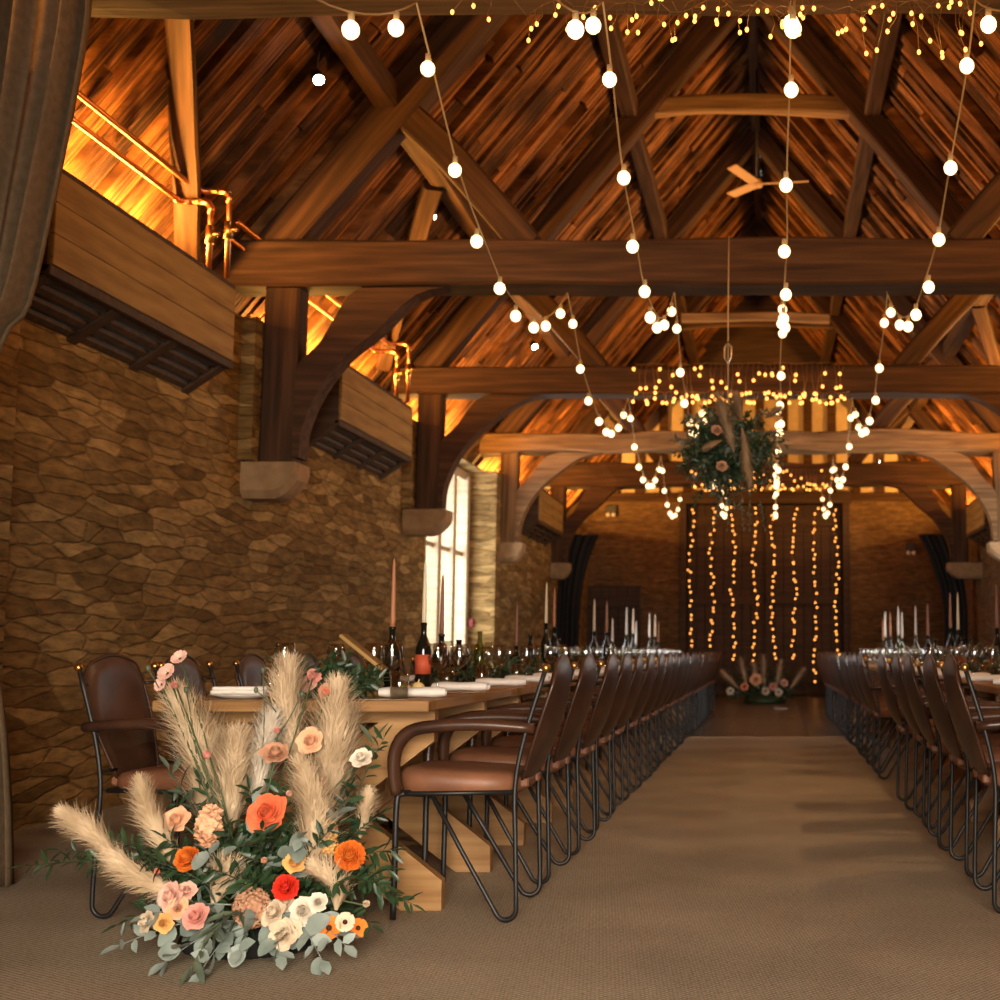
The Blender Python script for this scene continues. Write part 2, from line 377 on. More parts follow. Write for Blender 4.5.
# piers that carry the posts
for yy, zz in ((10.8, 2.315), (15.55, 2.425)):
    mb.box(XL - .02, XL + .10, yy - .26, yy + .24, zz, WT)
wl = struct(mb.build('wall_left', 'stone'))
mb = MB()
mb.box(XR, XR + .85, YB, 16.4, -.1, WT); mb.box(XR, XR + .85, 19.75, 30.4, -.1, WT); mb.box(XR, XR + .85, 16.4, 19.75, 3.2, WT)
struct(mb.build('wall_right', 'stone_end'))
mb = MB()
mb.box(-4.75, -1.72, YE, YE + .6, -.1, 4.05); mb.box(1.5, 4.5, YE, YE + .6, -.1, 4.05); mb.box(-1.72, 1.5, YE, YE + .6, 3.95, 4.05)
struct(mb.build('wall_end', 'stone_end'))
mb = MB(); mb.box(-2.0, 1.8, YE + .62, YE + .7, -.1, 4.1); struct(mb.build('wall_end', 'dark_wood'))  # backing added behind the doors to block sky light leaking through gaps
mb = MB(); mb.box(-4.75, 4.5, YB - .3, YB, -.1, 9); struct(mb.build('wall_back', 'plaster'))
# timber framed gable above the end wall
mb = MB(); mb.box(-4.7, 4.4, YE + .1, YE + .4, 4.05, 6.25); struct(mb.build('wall_gable', 'plaster'))
mb = MB(); mb.box(-4.7, 4.4, YE - .02, YE + .4, 6.25, 9.0); struct(mb.build('wall_gable', 'dark_wood'))
mb = MB()
for i in range(14): mb.box(-3.3 + i * .5, -3.12 + i * .5, YE, YE + .12, 4.05, 6.3, .01)
for z in (4.0, 5.15, 6.15): mb.box(-4.3, 4.0, YE - .03, YE + .12, z, z + .16, .01)
struct(mb.build('trim_1', 'oak'))
# barn doors
def plank_door(name, x0, x1, z1, y, mat):
    mb = MB(); x = x0
    while x < x1 - .02:
        w = min(.17 + R.random() * .06, x1 - x); mb.box(x + .004, x + w - .004, y, y + .05, .02, z1, .006); x += w
    for z in (.35, z1 * .5, z1 - .35): mb.box(x0 + .03, x1 - .03, y - .035, y, z - .09, z + .09, .008)
    o = struct(mb.build(name, mat)); return o
plank_door('door_1', -1.71, -.115, 3.94, YE + .18, 'dark_wood'); plank_door('door_2', -.105, 1.49, 3.94, YE + .18, 'dark_wood')
plank_door('door_3', -3.85, -2.65, 2.25, YE - .07, 'dark_wood')
mb = MB(); mb.box(-1.86, -1.72, YE - .04, YE + .2, 0, 4.02, .01); mb.box(1.5, 1.64, YE - .04, YE + .2, 0, 4.02, .01); mb.box(-1.9, 1.68, YE - .06, YE + .2, 3.95, 4.2, .01)
struct(mb.build('trim_2', 'dark_wood'))

# roof boards
def roof(side):
    mb = MB(); y = YB
    L = 5.05 * math.sqrt(1 + SL * SL)
    dx, dz = side / math.sqrt(1 + SL * SL), -SL / math.sqrt(1 + SL * SL)
    nx, nz = side * SL / math.sqrt(1 + SL * SL), 1 / math.sqrt(1 + SL * SL)
    while y < 30.3:
        w = .085 + R.random() * .10
        s = 0
        while s < L:
            e = min(L, s + 1.2 + R.random() * 3.2)
            if L - e < .4: e = L
            lift = R.random() * .075; tone = .35 + R.random() * 1.15
            if R.random() < .12: lift = -.03; tone = .9
            yy0 = y + .006 + R.random() * .008; yy1 = y + w - .006 - R.random() * .008; tl = (R.random() - .5) * .03
            vs = []
            for (ss, ya, yb) in ((s + .004, yy0, yy1), (e - .004, yy0 + (R.random() - .5) * .012, yy1 + (R.random() - .5) * .012)):
                for (yv, off) in ((ya, lift + tl), (yb, lift - tl), (yb, lift + .1), (ya, lift + .1)):
                    vs.append((XC + dx * ss + nx * off, yv, APEX + dz * ss + nz * off))
            mb.add(vs, [(0, 1, 2, 3), (4, 7, 6, 5), (0, 4, 5, 1), (1, 5, 6, 2), (2, 6, 7, 3), (3, 7, 4, 0)], False, tone)
            s = e
        y += w
    q = .14
    vs = [(XC + nx * q, YB, APEX + nz * q + .1), (XC + nx * q, 30.5, APEX + nz * q + .1), (XC + dx * L + nx * q, 30.5, APEX + dz * L + nz * q), (XC + dx * L + nx * q, YB, APEX + dz * L + nz * q)]
    mb.add(vs, [(0, 1, 2, 3)], False, .15)
    return struct(mb.build('ceiling', 'boards'))
roof(-1); roof(1)

# ------------------------------------------------------------------ trusses
TY = [6.05, 10.8, 15.55, 20.3, 25.05]
ZB = [3.737, 3.637, 3.657, 3.664, 3.75]; ZT = [4.12, 3.985, 3.957, 3.95, 4.15]
TL = ['nearest oak roof truss, its pale tie beam crossing the top edge', 'second oak roof truss with the broad dark tie beam', 'third oak roof truss, collar and struts above a straight dark beam',
      'fourth oak roof truss with a wavy pale tie beam', 'furthest oak roof truss in front of the barn doors']
for i, (y, zb, zt) in enumerate(zip(TY, ZB, ZT)):
    o = Vector((XC, y, 0)); root = thing('roof_truss', TL[i], 'roof truss', o, 0, 'oak roof trusses')
    hw = 3.62; mt = 'oak_pale' if i in (0, 3) else 'oak'; d = .2
    P = lambda x, z, dy=0: Vector((XC + x, y + dy, z))
    timber('tie_beam', P(-3.85, (zb + zt) / 2), P(3.85, (zb + zt) / 2), .4, zt - zb, mt, root, .02 if i < 3 else .06, 26, o, 0 if i != 3 else .03)
    for sx in (-1, 1):
        timber('principal_rafter', P(sx * 3.55, zt - .03), P(sx * .02, 8.30), .26, .27, 'oak', root, .02, 14, o)
        timber('strut', P(sx * 1.62, zt - .02, 0), P(sx * 2.58, zt + 1.02, 0), .2, .23, 'oak', root, .02, 8, o, bow=.03)
        timber('post', P(sx * 3.47, 2.31 if i < 2 else 2.42), P(sx * 3.45, zb + .02), .26, .24, 'oak' if i != 3 else 'oak_pale', root, .015, 8, o)
        # arched brace
        z0 = 2.33 if i < 2 else 2.43
        if i == 0: continue
        lo = [(3.30, z0 + .02), (3.28, z0 + .25), (3.17, z0 + .52), (2.98, z0 + .78), (2.74, z0 + .98), (2.46, zb - .06), (2.17, zb + .015)]
        hi = [(3.36, z0 + .02), (3.36, z0 + .40), (3.34, z0 + .70), (3.16, z0 + .90), (2.96, zb - .06), (2.76, zb + .015), (2.62, zb + .02)]
        lo = smooth_pts([(a, 0, b) for a, b in lo], 18); hi = smooth_pts([(a, 0, b) for a, b in hi], 18)
        arc_brace('arch_brace', [(sx * p.x, p.z) for p in lo], [(sx * p.x, p.z) for p in hi], -.11, .11, 'oak' if i != 3 else 'oak_pale', root)
    zc = {0: 6.85, 1: 6.85, 2: 6.86, 3: 6.6, 4: 6.6}[i]; hc = (8.3 - zc) / SL + .06
    timber('collar', P(-hc, zc), P(hc, zc), .18, .2, 'oak_pale' if i == 2 else 'oak', root, .04, 16, o, bow=.07)
    if i == 3: timber('collar', P(-1.05, 5.62), P(1.05, 5.60), .14, .13, 'oak_pale', root, .03, 12, o, bow=.02)
# stone corbels
for i, y in enumerate(TY):
    if i == 0: continue
    for sx in (-1, 1):
        if sx > 0 and i < 3: continue
        z1 = 2.31 if i < 2 else 2.42
        xw = (XL - .008 if i < 3 else XL + .142) if sx < 0 else XR + .008
        tip = XC + sx * 3.24 if i > 1 else XC - 3.30
        a, b = sorted((xw - sx * -.02, tip))
        mb = MB(); vs = []; fs = []
        prof = [(0, 0), (.06, .0), (.16, -.0), (1, 0)]
        ln = abs(xw - tip); n = 10; rows = []
        for k in range(n + 1):
            t = k / n; xx = xw - sx * ln * t
            hgt = .27 - (.0 if t < .55 else .14 * ((t - .55) / .45) ** 2); w = .19 - .02 * t
            rows.append([(xx, y - w, z1), (xx, y - w, z1 - hgt + .06), (xx, y - w + .05, z1 - hgt), (xx, y + w - .05, z1 - hgt), (xx, y + w, z1 - hgt + .06), (xx, y + w, z1)])
        for r_ in rows: vs += r_
        for k in range(n):
            for j in range(6): fs.append((k * 6 + j, k * 6 + (j + 1) % 6, k * 6 + 6 + (j + 1) % 6, k * 6 + 6 + j))
        fs += [tuple(range(5, -1, -1)), tuple(n * 6 + j for j in range(6))]
        mb.add(vs, fs)
        side = 'left' if sx < 0 else 'right'
        tag(mb.build('corbel', 'dressed'), {1: 'rounded stone corbel below the post of the second truss', 2: 'stone corbel below the third truss, by the tall window',
            3: f'pale stone corbel under the fourth truss post, {side} wall', 4: f'pale stone corbel under the furthest truss post, {side} wall'}[i], 'corbel', None if i < 3 else 'far corbels')
# purlins, ridge, wind braces
for sx, nm in ((-1, 'left'), (1, 'right')):
    for (dx, z, h, w_) in ((2.72, 5.13, .2, 'lower'), (1.34, 6.82, .2, 'upper')):
        p = timber('purlin', (XC + sx * dx, YB, z), (XC + sx * dx, 30, z), .19, h, 'oak', None, .02, 60)
        tag(p, f'{w_} long oak purlin under the {nm} roof slope', 'purlin', 'roof purlins')
tag(timber('ridge_beam', (XC, YB, 8.42), (XC, 30, 8.42), .12, .24, 'oak', None, .02, 50), 'dark ridge beam running along the top of the roof', 'ridge beam')
def wind(name, a, b, label, w=.2):
    tag(timber(name, a, b, w, .12, 'oak', None, .02, 10, bow=.0), label, 'brace', 'wind braces')
wind('wind_brace', (-3.30, 7.75, 4.70), (-4.17, 10.2, 3.67), 'slanting oak wind brace above the larger wall box', .17)
wind('wind_brace', (-3.0, 12.6, 5.05), (-4.0, 14.8, 3.85), 'oak wind brace above the smaller wall box', .17)
wind('wind_brace', (2.55, 12.6, 5.05), (3.2, 14.7, 4.25), 'oak wind brace under the right slope in front of the third truss', .17)
wind('wind_brace', (2.5, 17.2, 5.05), (3.2, 19.4, 4.25), 'oak wind brace under the right slope behind the third truss', .17)

# ------------------------------------------------------------------ wall boxes (heater casings)
def wall_box(y0, y1, z0, z1, xw, sx, label):
    """boarded box hung on the wall, slatted below"""
    root = thing('heater_box', label, 'heater box', (xw, (y0 + y1) / 2, z0), 0, 'boarded heater boxes')
    L = y1 - y0; D = .28; Hh = z1 - z0; DR = .19
    low = lambda a: -DR * (1 - a / D)
    def hexa(mb, a0, a1, b0, b1, o0, o1):
        vs = [(sx * a, yy, low(a) + o) for a in (a0, a1) for yy in (b0, b1) for o in (o0, o1)]
        mb.add(vs, [(0, 1, 3, 2), (4, 6, 7, 5), (0, 4, 5, 1), (2, 3, 7, 6), (0, 2, 6, 4), (1, 5, 7, 3)])
    fr = MB()
    for (a, b) in ((-L / 2, -L / 2 + .035), (L / 2 - .035, L / 2)):
        q = [(0, -DR), (D, 0), (D, Hh), (0, Hh)]
        fr.add([(sx * x, yy, z) for yy in (a, b) for x, z in q], [(0, 1, 2, 3), (7, 6, 5, 4), (0, 4, 5, 1), (1, 5, 6, 2), (2, 6, 7, 3), (3, 7, 4, 0)])
    x0, x1 = sorted((0, sx * (D - .02)))
    fr.box(x0, x1, -L / 2, L / 2, Hh - .02, Hh, .003)
    fr.build('casing', 'dark_wood', root)
    x0, x1 = sorted((sx * (D - .03), sx * (D + .015)))
    rim = MB(); rim.box(x0, x1, -L / 2, L / 2, -.03, .022, .004); rim.box(x0, x1, -L / 2, L / 2, Hh - .015, Hh + .012, .004); rim.build('rim', 'dark_wood', root)
    h = (Hh - .04) / 3
    for k in range(3):
        pl = MB(); pl.box(-L / 2 + .02, L / 2 - .01, -.012, .012, -h / 2 + .002, h / 2 - .002, .004)
        o = pl.build('board', 'pine', root); o.rotation_euler = (0, 0, PI / 2); o.location = (sx * (D + .008), 0, .024 + h * (k + .5))
    for k in range(4):
        gr = MB(); a = .012 + k * .068; hexa(gr, a, a + .03, -L / 2 + .03, L / 2 - .03, .005, .03); gr.build('slat', 'dark_wood', root)
    for k in range(4):
        bt = MB(); yy = -L / 2 + .06 + k * (L - .12) / 3; hexa(bt, 0, D, yy - .05, yy + .05, -.012, .012); bt.build('batten', 'dark_wood', root)
    el = MB(); hexa(el, .01, D - .03, -L / 2 + .08, L / 2 - .08, .05, .07); el.build('heater_panel', plain('grey_heater', (.22, .22, .2), .4), root)
    return root
wall_box(7.1, 9.6, 2.83, 3.36, XL, 1, 'larger pine-boarded box on stone wall, nearest the curtain')
wall_box(12.05, 14.5, 2.83, 3.35, XL, 1, 'smaller pine-boarded box on the wall beyond the second truss')
wall_box(21.7, 24.2, 2.85, 3.36, XL + .15, 1, 'distant dark wall box between the last two trusses, left wall')
wall_box(22.6, 24.6, 2.85, 3.36, XR, -1, 'distant dark wall box on right wall near the end')
# copper pipes
def pipe(pts, label, fit):
    root = thing('copper_pipe', label, 'pipe', pts[0], 0, 'copper heating pipes'); b = Vector(pts[0])
    q = [Vector(p) - b for p in pts]; out = [q[0]]
    for i in range(1, len(q) - 1):
        a = (q[i - 1] - q[i]).normalized() * .045; c = (q[i + 1] - q[i]).normalized() * .045
        out += [q[i] + a, q[i] + a * .35 + c * .35, q[i] + c]
    out.append(q[-1])
    mb = MB(); mb.tube(out, .019, 8); mb.build('tube', 'copper', root)
    for i in range(1, len(q) - 1):
        mb = MB(); e0 = (q[i - 1] - q[i]).normalized(); e1 = (q[i + 1] - q[i]).normalized()
        mb.tube([q[i] + e0 * .085, q[i] + e0 * .045, q[i] + e0 * .016 + e1 * .016, q[i] + e1 * .045, q[i] + e1 * .085], .0245, 8); mb.build('elbow_joint', 'copper', root)
    if fit:
        mb = MB(); v = q[-1].lerp(q[-2], .55); mb.tube([v + Vector((0, 0, -.06)), v + Vector((0, 0, .06))], .03, 8); mb.tube([v, v + Vector((.07, -.02, 0))], .014, 6)
        mb.build('valve', 'brass', root)
for (yb, lab) in ((9.5, 'larger'), (14.4, 'smaller')):
    pipe([(-3.84, yb - 4.2, 4.0), (-3.84, yb, 4.0), (-3.63, yb, 4.0), (-3.63, yb, 3.40)], f'upper copper pipe bending down behind the {lab} boarded box', True)
    pipe([(-3.94, yb - 4.2, 3.91), (-3.94, yb - .06, 3.91), (-3.73, yb - .06, 3.91), (-3.73, yb - .06, 3.40)], f'lower copper pipe bending down behind the {lab} boarded box', True)

# ------------------------------------------------------------------ window in the left recess
mb = MB()
xw = -4.2
mb.box(xw - .05, xw + .05, 16.4, 19.85, 3.24, 3.36, .01); mb.box(xw - .05, xw + .05, 16.4, 19.85, 0, .1, .01)
for yy in (16.45, 17.3, 18.1, 18.95, 19.8): mb.box(xw - .06, xw + .09, yy - .09, yy + .05, 0, 3.3, .01)
mb.box(xw - .03, xw + .03, 16.4, 19.85, 2.2, 2.26, .01)
wf = struct(mb.build('window_1', 'frame'))
for k in range(4):
    mb = MB(); mb.box(xw - .004, xw + .004, 16.5 + k * .8, 17.2 + k * .8 + (.02 if k == 3 else 0), .1, 3.2); mb.build('pane', 'pane', wf)
mb = MB(); mb.box(-4.25, -4.12, 19.8, 19.86, 0, 3.36); struct(mb.build('trim_3', 'frame'))
cp = MB(); cp.box(-4.10, -4.03, 19.79, 19.85, 1.24, 1.36, .01); tag(cp.build('fire_alarm_box', 'red'), 'small red alarm box beside the tall bright window', 'alarm')

# ------------------------------------------------------------------ curtains
def drape(name, top, right, width, nf, amp, y, mat, label, cat='curtain'):
    """hung cloth; 'right' = list of (x,z) down its inner edge"""
    pr = smooth_pts([(a, 0, b) for a, b in right], 40); pw = smooth_pts([(w, 0, 0) for w in width], 40)
    mb = MB()
    def fn(u, v):
        k = min(40, int(round(v * 40))); p = pr[k]; w = pw[k].x
        ph = u * nf * 2 * PI + .5 * math.sin(v * 3) + .8 * math.sin(u * 9)
        return (p.x - u * w, y + amp * math.sin(ph) * (.7 + .5 * math.sin(u * 17 + 2)) + .02 * math.sin(v * 7 + u * 5), p.z)
    mb.grid(fn, 150, 40)
    o = mb.build(name, mat)
    s = o.modifiers.new('thick', 'SOLIDIFY'); s.thickness = .006
    return tag(o, label, cat)
YC = 5.72
re = [at(px, py, YC) for px, py in ((84, -60), (82, 5), (64, 100), (44, 195), (20, 300), (-6, 340), (-40, 480), (-22, 600), (-6, 700), (1, 800), (2, 888))]
re = [(p.x, max(p.z, .01)) for p in re]
drape('curtain', None, re, [1.1, 1.1, 1.0, .9, .75, .6, .45, .5, .6, .7, .75], 11, .085, YC, 'curtain', 'heavy taupe curtain gathered to the side at the left edge')
drape('curtain', None, [(-3.0, 2.95), (-3.18, 2.5), (-3.3, 1.8), (-3.33, 1.0), (-3.3, .02)], [.62, .5, .42, .4, .42], 5, .03, 25.45, 'black_cloth', 'black drape hanging beside the furthest left post')
drape('curtain', None, [(3.2, 2.95), (3.3, 2.5), (3.42, 1.8), (3.42, 1.0), (3.4, .02)], [.62, .5, .42, .4, .42], 5, .03, 25.45, 'black_cloth', 'black drape hanging beside the furthest right post')

# ------------------------------------------------------------------ chairs
def hair(s):
    out = [Vector((s * .215, .09, .425)), Vector((s * .235, -.02, .24))]
    for k in range(11):
        a = math.radians(-30 - 150 * k / 10); out.append(Vector((s * (.252 + .0012 * k), -.180 + .037 * math.cos(a), .046 + .037 * math.sin(a))))
    return out + smooth_pts([(s * .2655, -.2165, .1), (s * .263, -.210, .3), (s * .262, -.207, .46), (s * .262, -.235, .62), (s * .262, -.305, .855)], 16)
def make_chair():
    root = thing('dining_chair', '', 'chair')
    # seat pad
    mb = MB(); lays = [(.425, .90), (.435, .97), (.455, 1.0), (.48, 1.0), (.498, .95), (.507, .82), (.511, .5)]
    vs = []; fs = []; n = 32
    for z, s in lays:
        for k in range(n):
            a = 2 * PI * k / n; ca, sa = math.cos(a), math.sin(a); e = 2 / 3.6
            x = math.copysign(abs(ca) ** e, ca) * .235 * s; yv = math.copysign(abs(sa) ** e, sa) * .225 * s
            vs.append((x * (1 + .06 * yv / .22), yv, z + .012 * (yv / .22) * (1 if z > .44 else 0)))
    for i in range(len(lays) - 1):
        for k in range(n): fs.append((i * n + k, i * n + (k + 1) % n, i * n + n + (k + 1) % n, i * n + n + k))
    fs += [tuple(range(n - 1, -1, -1)), tuple((len(lays) - 1) * n + k for k in range(n))]
    mb.add(vs, fs, True); mb.build('seat', 'tan', root)
    # back panel: shield with a humped top
    mb = MB(); nu, nv = 14, 14
    def hw(v): return .145 + .065 * math.sin(min(1, v * 1.15) * PI * .5)
    def pt(u, v, s):
        x = u * hw(v)
        top = .86 + .045 * math.cos(u * PI * .5) ** 1.2 - (.05 * max(0, abs(u) - .75) / .25)
        z = .47 + (top - .47) * v
        bend = -.215 - .115 * v - .04 * (1 - u * u) * math.sin(v * PI * .9 + .2)
        th = .016 * (1 - abs(u) ** 6) * (1 - (2 * v - 1) ** 10) + .003
        return (x, bend + s * th, z)
    for s in (-1, 1): mb.grid(lambda a, b: pt(a * 2 - 1, b, s), nu, nv)
    for v in (0, 1): mb.grid(lambda a, b: pt(a * 2 - 1, v, b * 2 - 1), nu, 2)
    for u in (-1, 1): mb.grid(lambda a, b: pt(u, a, b * 2 - 1), nv, 2)
    bk = mb.build('backrest', 'leather', root)
    pp = MB(); rim = [pt(-1, i / 10, 1) for i in range(11)] + [pt(-1 + i / 10, 1, 1) for i in range(1, 21)] + [pt(1, 1 - i / 10, 1) for i in range(1, 11)]
    pp.tube(rim, .007, 6); pp.build('piping', 'leather', bk)
    fr = MB()
    fr.tube([(-.20, .2, .43), (-.235, .16, .43), (-.24, -.19, .435), (.24, -.19, .435), (.235, .16, .43), (.20, .2, .43), (-.2, .2, .43)], .009, 6)
    fr.build('seat_frame', 'iron', root)
    for e in (-1, 1):
        for a, b in (((e * .262, -.285, .80), (e * .2, -.31, .80)), ((e * .255, -.21, .5), (e * .14, -.22, .5))):
            fr = MB(); fr.tube([a, b], .006, 6); fr.build('link_rod', 'iron', root)
    for x in (-.12, .12): bu = MB(); bu.box(x - .03, x + .03, -.235, -.17, .445, .475, .006); bu.build('strap', 'tan', root)
    for s in (-1, 1):
        mb = MB(); path = smooth_pts([(s * .27, -.27, .655), (s * .282, -.1, .668), (s * .283, .05, .665), (s * .275, .155, .645), (s * .265, .205, .585), (s * .255, .213, .50), (s * .245, .205, .43)], 22)
        mb.tube(path, [.021 + .006 * math.sin(i / 22 * PI) for i in range(23)], 10, flat=(1.15, .85)); mb.build('armrest', 'leather', root)
        mb = MB(); mb.tube(smooth_pts([(s * .19, .12, .425), (s * .215, .19, .428), (s * .225, .208, .40), (s * .225, .21, .2), (s * .225, .212, 0.004)], 20), .011, 8); mb.build('leg', 'iron', root)
        mb = MB(); mb.tube(hair(s), .0088, 8)
        h = mb.build('hairpin_leg', 'iron', root)
        mb = MB(); mb.ball((s * .262, -.308, .862), .016, 10); mb.build('finial', 'brass', h)
    return root
proto = make_chair(); first = [True]
def chair(x, y, rz, label, group):
    o = proto if first[0] else copy_tree(proto); first[0] = False
    o.location = (x, y, 0); o.rotation_euler = (0, 0, rz + R.uniform(-.025, .025)); tag(o, label, 'chair', group)
    return o
y = 5.33
for k in range(22):
    nm = 'nearest tan leather armchair by the flowers on the left side of the aisle' if k == 0 else f'{ORD[k]} leather armchair from the front, left side of the aisle'
    if k == 21: nm = 'furthest leather armchair in the row left of the aisle'
    chair(-1.085 + R.uniform(-.012, .012), y, PI / 2, nm, 'chairs left of the aisle'); y += .815 + R.uniform(-.015, .015)
rys = [5.5, 6.32, 7.15, 7.98, 8.85, 10.9, 11.7, 12.5, 13.3, 14.1, 14.9, 15.7, 16.5, 17.3, 18.1, 18.9, 19.7, 20.5]
for k, y in enumerate(rys):
    nm = 'nearest leather armchair cut by the right edge, beside the aisle' if k == 0 else f'{ORD[k]} leather armchair from the front, right side of the aisle'
    if k == 17: nm = 'furthest leather armchair in the row right of the aisle'
    chair(1.01 + R.uniform(-.012, .012), y, -PI / 2, nm, 'chairs right of the aisle')
WL = ['brown leather armchair against the stone wall, left of the flowers', 'second leather armchair on the wall side of the left table, behind napkin stack', 'third leather armchair along the wall side, left of the foliage']
for k in range(8):
    y = 5.36 + k * .84; x = -2.17 if k else -2.10
    o = chair(x, y, -PI / 2 + (-.12 if k == 0 else 0), WL[k] if k < 3 else f'{ORD[k]} leather armchair from the front, wall side of left table', 'chairs on the wall side')
for k in range(4):
    chair(2.12, 12.6 + k * .85, PI / 2, f'{["first", "second", "third", "fourth"][k]} leather armchair behind the right table row, partly hidden by glasses', 'chairs behind the right tables')

# ------------------------------------------------------------------ tables
def make_table():
    root = thing('trestle_table', '', 'table')
    L, W, zt = 1.74, .955, .75
    for k in range(5):
        w = (W) / 5; mb = MB(); mb.box(-L / 2 + .12, L / 2 - .12, -w / 2 + .001, w / 2 - .001, -.036, 0, .004)
        o = mb.build('tabletop_plank', 'table', root); o.rotation_euler = (0, 0, PI / 2); o.location = (-W / 2 + w * (k + .5), L / 2, zt)
    for s in (0, 1):
        mb = MB(); mb.box(-W / 2, W / 2, -.06, .06, -.037, .0005, .004); mb.build('breadboard_end', 'table', root, loc=(0, .06 if s == 0 else L - .06, zt))
    for yy in (.27, 1.18):
        for s in (-1, 1):
            mb = MB(); t = .028
            pts = [(s * .47, .03), (s * .47, .002), (s * .33, .002), (-s * .46, .62), (-s * .46, .712), (-s * .33, .712), (s * .47, .09)]
            pts = [(s * .475, .0), (s * .33, .0), (-s * .45, .60), (-s * .45, .713), (-s * .31, .713), (s * .475, .105)]
            vs = [(x, yq, z) for yq in (-t, t) for x, z in pts]; m_ = len(pts)
            f1 = tuple(range(m_)); f2 = tuple(range(2 * m_ - 1, m_ - 1, -1))
            mb.add(vs, [f1, f2] + [(k_, m_ + k_, m_ + (k_ + 1) % m_, (k_ + 1) % m_) for k_ in range(m_)])
            mb.build('cross_leg', 'table', root, loc=(0, yy + s * .029, 0))
        mb = MB(); mb.box(-.42, .42, -.05, .05, .665, .713, .004); mb.build('bearer', 'table', root, loc=(0, yy, 0))
    mb = MB(); mb.box(-.04, .04, .2, L - .2, .34, .40, .004); mb.build('stretcher', 'table', root)
    return root
tp = make_table(); tf = True
TX = {'left': -1.648, 'right': 1.56}; TN = {'left': 10, 'right': 9}; T0 = {'left': 5.03, 'right': 5.2}
for side in ('left', 'right'):
    for k in range(TN[side]):
        o = tp if tf else copy_tree(tp); tf = False
        o.location = (TX[side], T0[side] + k * 1.745, 0)
        lab = 'nearest oak trestle table with crossed legs behind the big flower arrangement' if (side == 'left' and k == 0) else f'{ORD[k]} oak trestle table in the row {side} of the aisle'
        tag(o, lab, 'table', f'{side} row of trestle tables')

# ------------------------------------------------------------------ tableware
ZT0 = .7505
def wine_prof(h=.20, r=.042):
    return [(.034, 0), (.034, .003), (.006, .007), (.0045, .02), (.0045, h * .45), (.012, h * .48), (r * .8, h * .58), (r, h * .72), (r * .93, h * .88), (r * .80, h), (r * .77, h), (r * .90, h * .88), (r * .965, h * .72), (r * .76, h * .585), (.008, h * .5), (1e-6, h * .495)]
def tumb_prof(h=.10, r=.036):
    return [(r * .85, 0), (r, h), (r * .94, h), (r * .78, .008), (1e-6, .008)]
def flute_prof(h=.215, r=.026):
    return [(.030, 0), (.030, .003), (.005, .007), (.004, h * .4), (.012, h * .46), (r, h * .65), (r * .86, h), (r * .80, h), (r * .92, h * .66), (.006, h * .48), (1e-6, h * .475)]
def me_l(name, prof, mat, n=18):
    mb = MB(); mb.lathe(prof, n=n); return mb.mesh(name, mat)
ME = {'wine_glass': me_l('wine_glass', wine_prof(), 'glass', 20), 'tumbler': me_l('tumbler', tumb_prof(), 'glass'), 'champagne_flute': me_l('champagne_flute', flute_prof(), 'glass')}
mb = MB()
def roll(u, v):
    a = v * 2 * PI; r = .022 * (1 + .1 * math.sin(u * 9)) * (1 - .25 * abs(2 * u - 1) ** 4)
    return ((u - .5) * .24, math.cos(a) * r * 1.7, .022 * .9 + math.sin(a) * r * .88)
mb.grid(roll, 16, 14); ME['napkin'] = mb.mesh('napkin', 'napkin')
def put(me, name, x, y, z, label, cat, group, rz=0):
    o = bpy.data.objects.new(name, me); COL.objects.link(o); o.location = (x, y, z); o.rotation_euler = (0, 0, rz); return tag(o, label, cat, group)
cat_of = {'wine_glass': 'wine glass', 'tumbler': 'tumbler', 'champagne_flute': 'champagne flute', 'napkin': 'napkin'}
txt = {'wine_glass': 'stemmed wine glass', 'tumbler': 'short tumbler', 'champagne_flute': 'slim champagne flute', 'napkin': 'folded white napkin'}
for side in ('left', 'right'):
    sg = 1 if side == 'left' else -1
    for k in range(TN[side]):
        y0 = T0[side] + k * 1.745
        for j in range(2):
            for a, edge in ((1, 'aisle edge'), (-1, 'outer edge')):
                yc = y0 + .42 + j * .84 + R.uniform(-.03, .03); xe = TX[side] + sg * a * .47
                seat = f'{"front" if j == 0 else "rear"} setting'
                lst = [('wine_glass', .19, .16), ('tumbler', .22, -.04), ('champagne_flute', .25, .25)]
                if k < 6: lst.append(('napkin', .13, -.1))
                for nm, inx, dy in lst:
                    if nm == 'champagne_flute' and (k + j + (a > 0)) % 2: continue
                    if k == 0 and side == 'left' and j == 0 and nm != 'napkin':
                        continue
                    if k == 0 and side == 'left' and j == 0 and a < 0: continue
                    x = xe - sg * a * (inx + R.uniform(-.012, .012)); yy = yc + dy * (.8 if j else 1) + R.uniform(-.02, .02)
                    yy = min(max(yy, y0 + .08), y0 + 1.66)
                    put(ME[nm], nm, x, yy, ZT0, f'{txt[nm]} on {ORD[k]} table of {side} row, {edge}, {seat}', cat_of[nm], f'{txt[nm]}es along the {side} tables' if nm.endswith('glass') else f'{txt[nm]}s along the {side} tables', PI / 2 * 0 + R.uniform(-.15, .15))
# nearest table, placed one by one
def near(me, px, Y, label, rz=0):
    p = at(px, 700, Y); return put(ME[me], me, p.x, Y, ZT0, label, cat_of[me], f'{txt[me]}s near the flowers', rz)
near('wine_glass', 283, 5.42, 'large wine glass standing alone at the wall end of the nearest table')
near('wine_glass', 391, 5.40, 'wine glass in front of candle, behind the wooden card holder').scale = (1, 1, 1.05)
near('wine_glass', 373, 5.72, 'wine glass behind the wooden card holder, left of the candle')
near('tumbler', 270, 5.35, 'low tumbler left of the large single wine glass')
near('tumbler', 399, 5.22, 'low tumbler at the near aisle corner of the nearest table')
near('wine_glass', 437, 5.85, 'wine glass right of the bottle with the red label')
